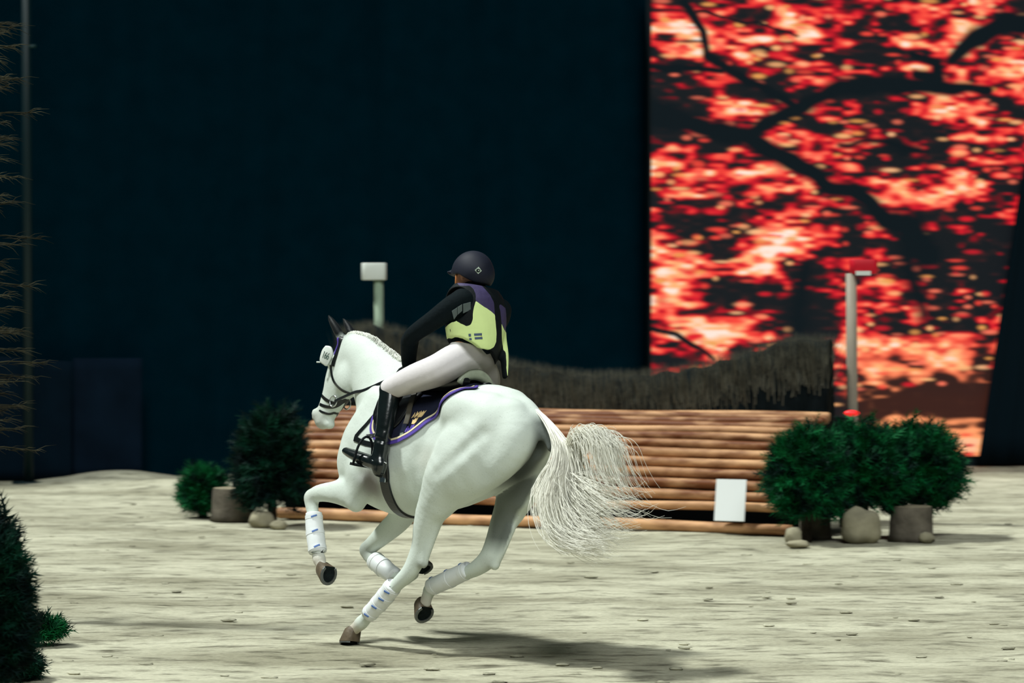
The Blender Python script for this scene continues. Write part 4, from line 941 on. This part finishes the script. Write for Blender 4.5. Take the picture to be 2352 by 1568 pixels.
def text_mesh(txt, size):
    cu = bpy.data.curves.new('txt', 'FONT'); cu.body = txt; cu.size = size; cu.align_x = 'CENTER'; cu.align_y = 'CENTER'; cu.extrude = .0008; cu.space_character = .92
    ob = bpy.data.objects.new('txt', cu); COL.objects.link(ob); bpy.context.view_layer.update(); me = bpy.data.meshes.new_from_object(ob.evaluated_get(bpy.context.evaluated_depsgraph_get()))
    V = np.array([tuple(v.co) for v in me.vertices]); Fc = [tuple(p.vertices) for p in me.polygons]; bpy.data.objects.remove(ob); bpy.data.curves.remove(cu); bpy.data.meshes.remove(me); return V, Fc
TV, TF = text_mesh('166', .05); ca, sa = math.cos(.0), math.sin(.0)
part('number', l2w(np.array([cN+rt*(x*.80)+upv*(y*1.25)+dn*(.0092+z) for x, y, z in TV])), TF, mat('number_ink', srgb(70, 92, 84), .6, .2), disc, False)
mb = MB(); q = cN-rt*.045-upv*.056; mb.box(tuple(l2w(q)), (.03, .008, .008), HM3); mb.build('disc_clip', M_WHITE, disc)

# ------------------------------------------------------------------ rider
M_SKIN = mat('skin', srgb(196, 140, 112), .5, .3)
M_SHIRT = mat('black_shirt', srgb(12, 22, 26), .85, .1, .2, 30, .25, 60)
M_BREECH = mat('white_breeches', srgb(226, 220, 222), .75, .2, .04, 20, .1, 50, attr='cloth')
M_RBOOT = mat('boot_leather', srgb(14, 22, 22), .22, .6, .2, 20, .08, 60, coat=.3)
M_HIVIS = mat('hivis_yellow', srgb(234, 254, 174), .7, .2, .05, 14, .3, 26)
M_VPURP = mat('purple_nylon', srgb(66, 58, 96), .6, .3, .12, 14, .3, 30)
M_VBLK = mat('black_vest', srgb(8, 16, 20), .7, .2, .2, 20, .2, 60)
M_HELM = mat('helmet_velvet', srgb(20, 24, 40), .65, .3, .1, 30)
def flip(N): return [(a[0], -a[1])+tuple(a[2:]) for a in N]
TORSO = ch([(1084,822,0,.12,.065), (1086,808,0,.135,.09), (1090,785,0,.135,.108), (1092,745,0,.158,.122), (1092,712,0,.168,.118), (1091,690,0,.15,.09), (1091,674,0,.07,.06)])
NECK = ch([(1090,680,0,.056,.06), (1086,652,0,.052,.056)])
ARM_L = ch([(1062,692,.15,.062,.066), (1036,706,.19,.058,.06), (996,735,.225,.05,.052), (952,766,.235,.042,.044), (941,785,.20,.042,.043), (939,812,.14,.036,.037), (939,834,.10,.028,.030)])
HAND_L = [tuple(p) for p in (PL(936,838,.095), PL(933,850,.075))]
LEG_L = ch([(1062,818,.08,.076,.082), (1040,830,.16,.086,.09), (1005,850,.235,.084,.088), (955,868,.27,.076,.078), (915,884,.285,.062,.064), (898,892,.29,.058,.058)])
CALF_L = ch([(896,897,.29,.053,.055), (892,930,.30,.053,.058), (887,965,.315,.048,.05), (880,1005,.33,.040,.042), (873,1040,.34,.038,.040), (869,1060,.345,.036,.04)])
FOOT_L = ch([(866,1066,.345,.034,.036), (850,1060,.35,.035,.034), (830,1052,.355,.038,.031), (808,1042,.355,.034,.024), (796,1036,.355,.024,.018)])
ARM_R = flip(ARM_L); ARM_R[-3:] = [(a[0]-.03, a[1], a[2]-.0)+tuple(a[3:]) for a in ARM_R[-3:]]
LEG_R, CALF_R, FOOT_R = flip(LEG_L), flip(CALF_L), flip(FOOT_L)
LEG_R[:4] = [(a[0]+dx, a[1]*ky)+tuple(a[2:]) for a, dx, ky in zip(LEG_R[:4], (.03, .06, .05, .02), (.7, .72, .8, .92))]
HC = PL(1085, 628, 0)                                           # head centre
RLO, RHI = (-1.05, -.55, .95), (.20, .55, 2.5)
def rider_field(h, off, torso=0, neck=0, head=0, arms=0, legs=0, calves=0, feet=0, hands=0, lo=RLO, hi=RHI):
    S_ = SDF(lo, hi, h)
    if torso: S_.chain(TORSO, .03, 4, off=off)
    if neck: S_.chain(NECK, .03, off=off)
    for A_, L_, C_, F_ in ((ARM_L, LEG_L, CALF_L, FOOT_L), (ARM_R, LEG_R, CALF_R, FOOT_R)):
        if arms: S_.chain(A_, .045, 4, off=off)
        if legs: S_.chain(L_, .04, 4, off=off)
        if calves: S_.chain(C_, .025, 4, off=off)
        if feet: S_.chain(F_, .025, 4, off=off); S_.chain([tuple(np.array(C_[-1][:3])+(-.02, 0, -.02))+(.034, .036), tuple(np.array(F_[0][:3])+(-.025, 0, -.035))+(.033, .032)], .02, off=off)
    if head:
        S_.ell(HC, (.098, .074, .118), .02, off=off); S_.ell(HC+(.035, 0, -.06), (.06, .058, .07), .03, off=off)
        S_.ell(HC+(.104, 0, -.03), (.018, .014, .026), .012); S_.ell(HC+(.09, 0, -.075), (.014, .024, .008), .012); S_.ell(HC+(.085, 0, -.105), (.022, .026, .02), .02)
        for s in (1, -1):
            S_.ell(HC+(.09, s*.03, .0), (.014, .018, .012), .012, sub=True); S_.ell(HC+(.083, s*.03, .0), (.013, .013, .012), .004); S_.ell(HC+(-.005, s*.078, -.02), (.02, .01, .032), .01)
    if hands:
        for sgn, AR in ((1, ARM_L), (-1, ARM_R)):
            w_ = np.array(AR[-1][:3]); d = np.array([.22, -.15*sgn, -.9]); d /= np.linalg.norm(d); sd = np.array([.1*0, -sgn*.25, .0])+np.cross(d, [0, sgn, 0])*0
            fwd = np.array([.75, 0, .35]); fwd -= d*(fwd @ d); fwd /= np.linalg.norm(fwd); lat = np.cross(d, fwd)*sgn
            pc = w_+d*.055
            S_.chain([tuple(np.array(AR[-2][:3])*.4+w_*.6)+(.030, .032), tuple(w_)+(.026, .03), tuple(pc)+(.020, .036), tuple(pc+d*.03)+(.019, .036)], .02, off=off)
            for k, (o_, L_) in enumerate(((.030, .90), (.010, 1.0), (-.010, .95), (-.029, .78))):    # fingers closed on the rein
                k0 = pc+d*.032+fwd*o_; a1 = k0+(d*.75-lat*.5)*.034*L_; a2 = a1+(-lat*.95-d*.2)*.026*L_; a3 = a2+(-d*.9-lat*.05)*.022*L_
                S_.chain([tuple(k0)+(.0098,)*2, tuple(a1)+(.0095,)*2, tuple(a2)+(.009,)*2, tuple(a3)+(.0082,)*2], .006, 2, off=off)
            t0 = pc+fwd*.034-d*.015; t1 = t0+fwd*.022+d*.016-lat*.012; t2 = t1+d*.022-lat*.016
            S_.chain([tuple(t0)+(.013,)*2, tuple(t1)+(.011,)*2, tuple(t2)+(.0095,)*2], .012, 2, off=off)
    return S_
pb = l2w(PL(1105, 880, 0))
rider = thing('person', 'rider in black sleeves, yellow vest and white breeches crouched in the saddle', 'person', tuple(pb))
SK = rider_field(.009, 0, 1, 1, 1, 1, 1, 1, 1, 1); V, Q = SK.mesh(); part('body', l2w(relax(V, Q, 1)), Q, M_SKIN, rider)
# clothes: shirt, gloves, breeches, boots
SH = rider_field(.008, .007, 1, 1, 0, 1); cut = PL(1110, 822, 0)
for AR in (ARM_L, ARM_R): SH.chain([AR[-3], AR[-2], tuple(AR[-1][:3])+(.031, .033)], .01, off=.011)
x, y, z = SH.ax[0][:, None, None], SH.ax[1][None, :, None], SH.ax[2][None, None, :]
SH.D = np.maximum(SH.D, np.minimum((cut[2]-.03-z)+0*x+0*y, (-.42-x)+0*y+0*z))
SV, SQ = SH.mesh(); SV = relax(SV, SQ, 1)
crk = np.array([mnoise.noise(Vector((p[0]*16, p[1]*16, p[2]*22)))+.5*mnoise.noise(Vector((p[0]*34, p[1]*34, p[2]*40))) for p in SV])
part('shirt', l2w(SV), SQ, M_SHIRT, rider)
GL = rider_field(.0045, .0022, hands=1, lo=(-.30, -.26, 1.50), hi=(.06, .26, 1.80)); V, Q = GL.mesh(); V = relax(V, Q, 1); sd_ = V[Q].mean(1)[:, 1]
for s in (1, -1):
    f = Q[sd_*s > 0]; u_, inv = np.unique(f, return_inverse=True); part('glove', l2w(V[u_]), inv.reshape(-1, 4), M_VBLK, rider)
BR = rider_field(.008, .007, legs=1); BR.chain(TORSO[:3], .05, 4, off=.008)
BR.ell(PL(1080, 826, .05), (.065, .075, .05), .04); BR.ell(PL(1102, 828, -.05), (.065, .075, .055), .04)
x, y, z = BR.ax[0][:, None, None], BR.ax[1][None, :, None], BR.ax[2][None, None, :]
BR.D = np.maximum(BR.D, (z-(PL(1104, 795, 0)[2]))+0*x+0*y)
BV, BQ = BR.mesh(); BV = relax(BV, BQ, 2)
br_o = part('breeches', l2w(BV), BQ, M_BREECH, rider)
# grey seat patch, with shade on hip and thigh underside painted in
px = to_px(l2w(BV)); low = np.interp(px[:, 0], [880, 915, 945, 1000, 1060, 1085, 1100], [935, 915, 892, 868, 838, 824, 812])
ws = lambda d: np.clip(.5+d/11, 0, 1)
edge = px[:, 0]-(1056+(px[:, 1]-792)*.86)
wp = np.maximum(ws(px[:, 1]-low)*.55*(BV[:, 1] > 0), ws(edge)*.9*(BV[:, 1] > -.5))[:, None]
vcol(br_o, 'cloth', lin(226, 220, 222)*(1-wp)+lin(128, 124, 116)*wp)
BO = rider_field(.007, .006, calves=1, feet=1, hi=(.20, .55, 1.6))
for s in (1, -1):
    BO.ell(np.array(CALF_L[0][:3])*np.array([1, s, 1])+(.012, 0, .012), (.055, .055, .05), .02)
BOV, BOQ = BO.mesh(); BOV = relax(BOV, BOQ, 1); side = BOV[BOQ].mean(1)[:, 1]
wr = np.array([mnoise.noise(Vector((p[0]*10, p[1]*8, p[2]*46))) for p in BOV]); za = CALF_L[3][2]
amp = .006*np.exp(-((BOV[:, 2]-(za-.02))/.07)**2); cy_ = np.sign(BOV[:, 1]); ctr_ = np.stack([np.full(len(BOV), CALF_L[3][0]), CALF_L[3][1]*cy_, BOV[:, 2]], 1); dv = BOV-ctr_; dv /= np.linalg.norm(dv, axis=1)[:, None]+1e-9
BOV = BOV+dv*(amp*wr)[:, None]
for s in (1, -1):
    f = BOQ[(side*s) > 0]; u_, inv = np.unique(f, return_inverse=True); b_o = part('boot', l2w(BOV[u_]), inv.reshape(-1, 4), M_RBOOT, rider)
    toe = np.array(FOOT_L[3][:3])*np.array([1, s, 1]); heel = np.array(FOOT_L[0][:3])*np.array([1, s, 1])
    mb = MB(); mb.tube([l2w(heel+(-.035, 0, -.035)), l2w(heel+(-.02, 0, -.062))], [.03, .027], 10); mb.build('heel', M_VBLK, b_o)
    mb = MB(); an_ = np.array(CALF_L[-1][:3])*np.array([1, s, 1]); mb.tube([l2w(an_+np.array([.046*math.cos(a_), .042*math.sin(a_), .012*math.cos(a_)])) for a_ in np.linspace(0, 2*math.pi, 17)], .006, 6, False); mb.tube([l2w(an_+(-.045, 0, 0)), l2w(an_+(-.075, 0, -.006))], [.006, .004], 6); mb.build('spur', M_STEEL, b_o)
# stirrups: iron and leather, part of the saddle
for s in (1, -1):
    c_ = PL(832, 1050, .355)*np.array([1, s, 1]); fd = np.array([.93, 0, .36*0+.1]); fd /= np.linalg.norm(fd); lt = np.array([0, 1., 0]); up_ = np.cross(fd, lt); up_ = up_ if up_[2] > 0 else -up_
    iron = MB(); A = [c_+lt*.062*math.cos(a_)+up_*(.125*math.sin(a_)) for a_ in np.linspace(0, math.pi, 15)]; A = [c_+lt*.066-up_*.045]+A+[c_-lt*.066-up_*.045]
    iron.tube([l2w(p+fd*-.01) for p in A], .0075, 8); o = iron.build('stirrup_iron', M_VBLK, saddle)
    mb = MB(); mb.box(tuple(l2w(c_-up_*.048)), (.05, .125, .016), Matrix([[(fd @ FR)[i], (lt @ FR)[i], (up_ @ FR)[i]] for i in range(3)])); mb.build('tread', M_VBLK, o)
    q_ = c_+up_*.125; P_ = smooth_path([PL(925, 905, .235)*np.array([1, s, 1]), PL(898, 955, .27)*np.array([1, s, 1]), PL(868, 995, .30)*np.array([1, s, 1]), q_], 6)
    mb = MB(); ribbon(mb, [l2w(p) for p in P_], [np.array([0, s, 0.]) @ FR]*len(P_), .026, .005); mb.build('stirrup_leather', M_SEAT, saddle, False)
strap('billet_end', [(957,912), (950,935), (945,958), (939,978)], .036, .006, mat('brown_leather', srgb(74, 70, 60), .5, .3), saddle, off=.03)
# helmet
hc = HC+(0, 0, .008); HE = SDF(tuple(hc-.24), tuple(hc+.24), .005)
HE.ell(hc, (.136, .116, .128), .01); HE.ell(hc+(-.03, 0, -.02), (.115, .108, .10), .02)
HE.chain([tuple(hc+(.115, -.05, -.015))+(.05, .012), tuple(hc+(.15, 0, -.016))+(.05, .010), tuple(hc+(.115, .05, -.015))+(.05, .012)], .02)
x, y, z = HE.ax[0][:, None, None]-hc[0], HE.ax[1][None, :, None]-hc[1], HE.ax[2][None, None, :]-hc[2]
HE.D = np.maximum(HE.D, -(z+.03+.045*np.clip(-x/.1, 0, 1))+0*y); HE.ell(hc+(.01, 0, -.06), (.102, .085, .13), .005, sub=True)
V, Q = HE.mesh(); helm = part('helmet', l2w(relax(V, Q, 2)), Q, M_HELM, rider); HEB = bvh_of(l2w(V), Q)
def on(bvh, u, v, y=.1):
    d = Vector(ray(u, v)).normalized(); r_ = bvh.ray_cast(Vector(CAMP), d)
    if r_[0] is None: r_ = bvh.find_nearest(Vector(PW(u, v, y)))
    return np.array(r_[0]), np.array(r_[1])
def decal(name, rings, m, parent, bvh, off=.002, th=.002):
    """rings: list of pixel polygons, each a small plate lying on the surface"""
    mb = MB()
    for poly_ in rings:
        H_ = [on(bvh, u, v) for u, v in poly_]; n_ = np.mean([h_[1] for h_ in H_], 0); n_ /= np.linalg.norm(n_); a_ = [h_[0]+n_*off for h_ in H_]; b_ = [h_[0]+n_*(off+th) for h_ in H_]; k = len(a_)
        mb.add(a_+b_, [tuple(range(2*k-1, k-1, -1)), tuple(range(k))]+[(i, k+i, k+(i+1) % k, (i+1) % k) for i in range(k)])
    return mb.build(name, m, parent, False)
M_BADGE = mat('badge_white', srgb(186, 202, 184), .5, .3)
Z3 = lambda L: [(1080+x/31.36, 590+y/31.36) for x, y in L]
D = [(605,705), (825,1010), (570,1235), (325,950)]; 
decal('badge', [Z3(D)], M_BADGE, helm, HEB, .0015, .0015)
decal('badge_centre', [Z3([(575+150*math.cos(a_), 985+125*math.sin(a_)) for a_ in np.linspace(0, 2*math.pi, 15)[:-1]])], M_VBLK, helm, HEB, .0032, .0012)
decal('badge_mark', [Z3([(530,985), (610,935), (670,1000), (600,1020)])], M_BADGE, helm, HEB, .0046, .0012)
mb = MB()
for s in (1, -1): mb.tube([l2w(hc+(.03, s*.098, -.03)), l2w(HC+(.045, s*.078, -.09)), l2w(HC+(.06, s*.03, -.145)), l2w(HC+(.062, 0, -.15))], .006, 6)
mb.build('chin_strap', mat('tan_strap', srgb(186, 120, 72), .6, .2), helm)
# vest --------------------------------------------------------------------
VE = rider_field(.005, .038, 1); HOL = rider_field(.005, .006, 1); VE.D = np.maximum(VE.D, -HOL.D)
x, y, z = VE.ax[0][:, None, None], VE.ax[1][None, :, None], VE.ax[2][None, None, :]
sh = np.array(ARM_L[0][:3]); ztop = PL(1091, 660, 0)[2]; zhem = PL(1100, 803, 0)[2]
hem = zhem-.08*np.clip((-y-.02)/.14, 0, 1)+.055*np.clip((y-.06)/.1, 0, 1)
VE.D = np.maximum(VE.D, (hem-z)+0*x); VE.D = np.maximum(VE.D, (z-ztop)+0*x+0*y)
for s in (1, -1):
    VE.chain([(sh[0]+.03, s*(sh[1]+.02), sh[2]-.02, .10, .10), (sh[0]+.045, s*(sh[1]+.20), sh[2]-.06, .13, .12)], .01, sub=True)
VE.ell(np.array(NECK[0][:3])+(.03, 0, .02), (.075, .075, .07), .01, sub=True)
# flared right tail of the vest
VE.chain([tuple(PL(1150, 770, -.16))+(.03, .03), tuple(PL(1158, 815, -.17))+(.022, .03), tuple(PL(1160, 862, -.16))+(.012, .022)], .03)
VV, VQ = VE.mesh(); VV = relax(VV, VQ, 1); VW = l2w(VV)
Z4 = lambda L: [(900+x/4.9, 560+y/4.9) for x, y in L]
YEL = [Z4([(945,640),(1000,680),(1060,720),(1120,760),(1160,800),(1170,900),(1178,1000),(1175,1100),(1150,1160),(1110,1185),(1050,1198),(950,1188),(820,1165),(770,1130),(700,1070),(640,1060),(590,1090),(575,1210),(530,1210),(520,980),(560,960),(590,950),(640,905),(710,858),(780,898),(840,925),(890,910),(910,850),(915,750)]),
       Z4([(1235,895),(1262,960),(1300,1015),(1340,1100),(1350,1500),(1300,1480),(1265,1250),(1240,1090)])]
PUR = [Z4([(700,400),(900,400),(1010,465),(1060,520),(1110,580),(1150,660),(1160,795),(1120,760),(1060,720),(1000,680),(945,640),(945,570),(920,510),(880,470),(760,470)]),
       Z4([(1205,690),(1225,680),(1300,740),(1400,860),(1340,1040),(1300,1015),(1262,960),(1235,895),(1222,760)])]
fcw = VW[VQ].mean(1); px = to_px(fcw)
nrm_ = np.cross(VW[VQ[:, 1]]-VW[VQ[:, 0]], VW[VQ[:, 2]]-VW[VQ[:, 0]]); nrm_ /= np.linalg.norm(nrm_, axis=1)[:, None]+1e-12
fl_ = w2l(fcw); cen = np.array([np.interp(fl_[:, 2], [TORSO[0][2], TORSO[-1][2]], [TORSO[0][0], TORSO[-1][0]]), np.zeros(len(fl_)), fl_[:, 2]]).T
outer = ((fl_-cen) * (nrm_ @ FR.T)).sum(1) > 0
vis = ((CAMP-fcw)*nrm_).sum(1) > -.15*np.linalg.norm(CAMP-fcw, axis=1)
cls = np.zeros(len(VQ), int)
for p in YEL: cls[vis & outer & inpoly(px, p)] = 1
for p in PUR: cls[vis & outer & inpoly(px, p)] = 2
hid = (~vis) & outer; zc = fl_[:, 2]; midz = PL(1094, 715, 0)[2]
cls[hid & (np.abs(fl_[:, 1]) > .03) & (zc < midz)] = 1; cls[hid & (np.abs(fl_[:, 1]) > .03) & (zc >= midz)] = 2
be = {}
for fi, f in enumerate(VQ):
    for a_, b_ in ((f[0], f[1]), (f[1], f[2]), (f[2], f[3]), (f[3], f[0])): be.setdefault((min(a_, b_), max(a_, b_)), []).append(cls[fi])
E_ = np.array([k for k, c_ in be.items() if len(set(c_)) > 1]); E_ = np.concatenate([E_, E_[:, ::-1]])     # even out the seams between the panels
for _ in range(6):
    A_ = np.zeros_like(VW); n_ = np.zeros(len(VW)); np.add.at(A_, E_[:, 0], VW[E_[:, 1]]); np.add.at(n_, E_[:, 0], 1); q = n_ > 0; VW[q] += .6*(A_[q]/n_[q][:, None]-VW[q])
vest = None
for k, (nm, m_) in enumerate((('vest', M_VBLK), ('yellow_panel', M_HIVIS), ('purple_yoke', M_VPURP))):
    f = VQ[cls == k]; u_, inv = np.unique(f, return_inverse=True); o = part(nm, VW[u_], inv.reshape(-1, 4), m_, vest or rider); vest = vest or o
VBV = bvh_of(VW, VQ); SBV = bvh_of(l2w(SV), SQ)
M_FLAGB = mat('flag_blue', srgb(84, 100, 128), .6, .2); M_FLAGY = mat('flag_yellow', srgb(224, 222, 130), .6, .2)
decal('flag_field', [Z4([(862,1012),(1012,1004),(1020,1072),(874,1082)])], M_FLAGY, vest, VBV, .001, .001)
decal('flag_blue', [Z4(q) for q in ([(862,1012),(890,1011),(893,1040),(866,1042)], [(924,1008),(1012,1004),(1014,1030),(927,1033)], [(870,1060),(897,1058),(902,1080),(875,1082)], [(931,1050),(1017,1045),(1020,1070),(934,1074)])], M_FLAGB, vest, VBV, .0022, .001)
decal('side_vent', [Z4([(605,1000),(660,958),(665,985),(610,1020)])], M_VBLK, vest, VBV, .001, .002)
o = decal('lace_panel', [Z4([(675,745),(735,705),(735,790),(700,840)]), Z4([(738,703),(790,672),(790,745),(738,790)]), Z4([(795,670),(880,648),(880,735),(795,775)])], mat('grey_mesh', srgb(84, 96, 98), .4, .4), rider, SBV, .010, .003)
# reins from bit to hand, held: part of the bridle
for s, AR in ((1, ARM_L), (-1, ARM_R)):
    a_ = w2l(hit(769, 922)[0]); a_ = np.array([a_[0]-.02, s*(abs(a_[1])+.015), a_[2]]); e_ = np.array(AR[-1][:3])+np.array([.035, -s*.01, -.05])
    b_ = PL(840, 895, .14)*np.array([1, s, 1]); c_ = PL(905, 866, .15)*np.array([1, s, 1]); P_ = smooth_path([a_, PL(812, 902, .11)*np.array([1, s, 1]), b_, c_, e_], 6)
    mb = MB(); ribbon(mb, [l2w(p) for p in P_], [np.array([0, s, .2]) @ FR]*len(P_), .020, .005); mb.build('rein', M_LEATHER, br, False)
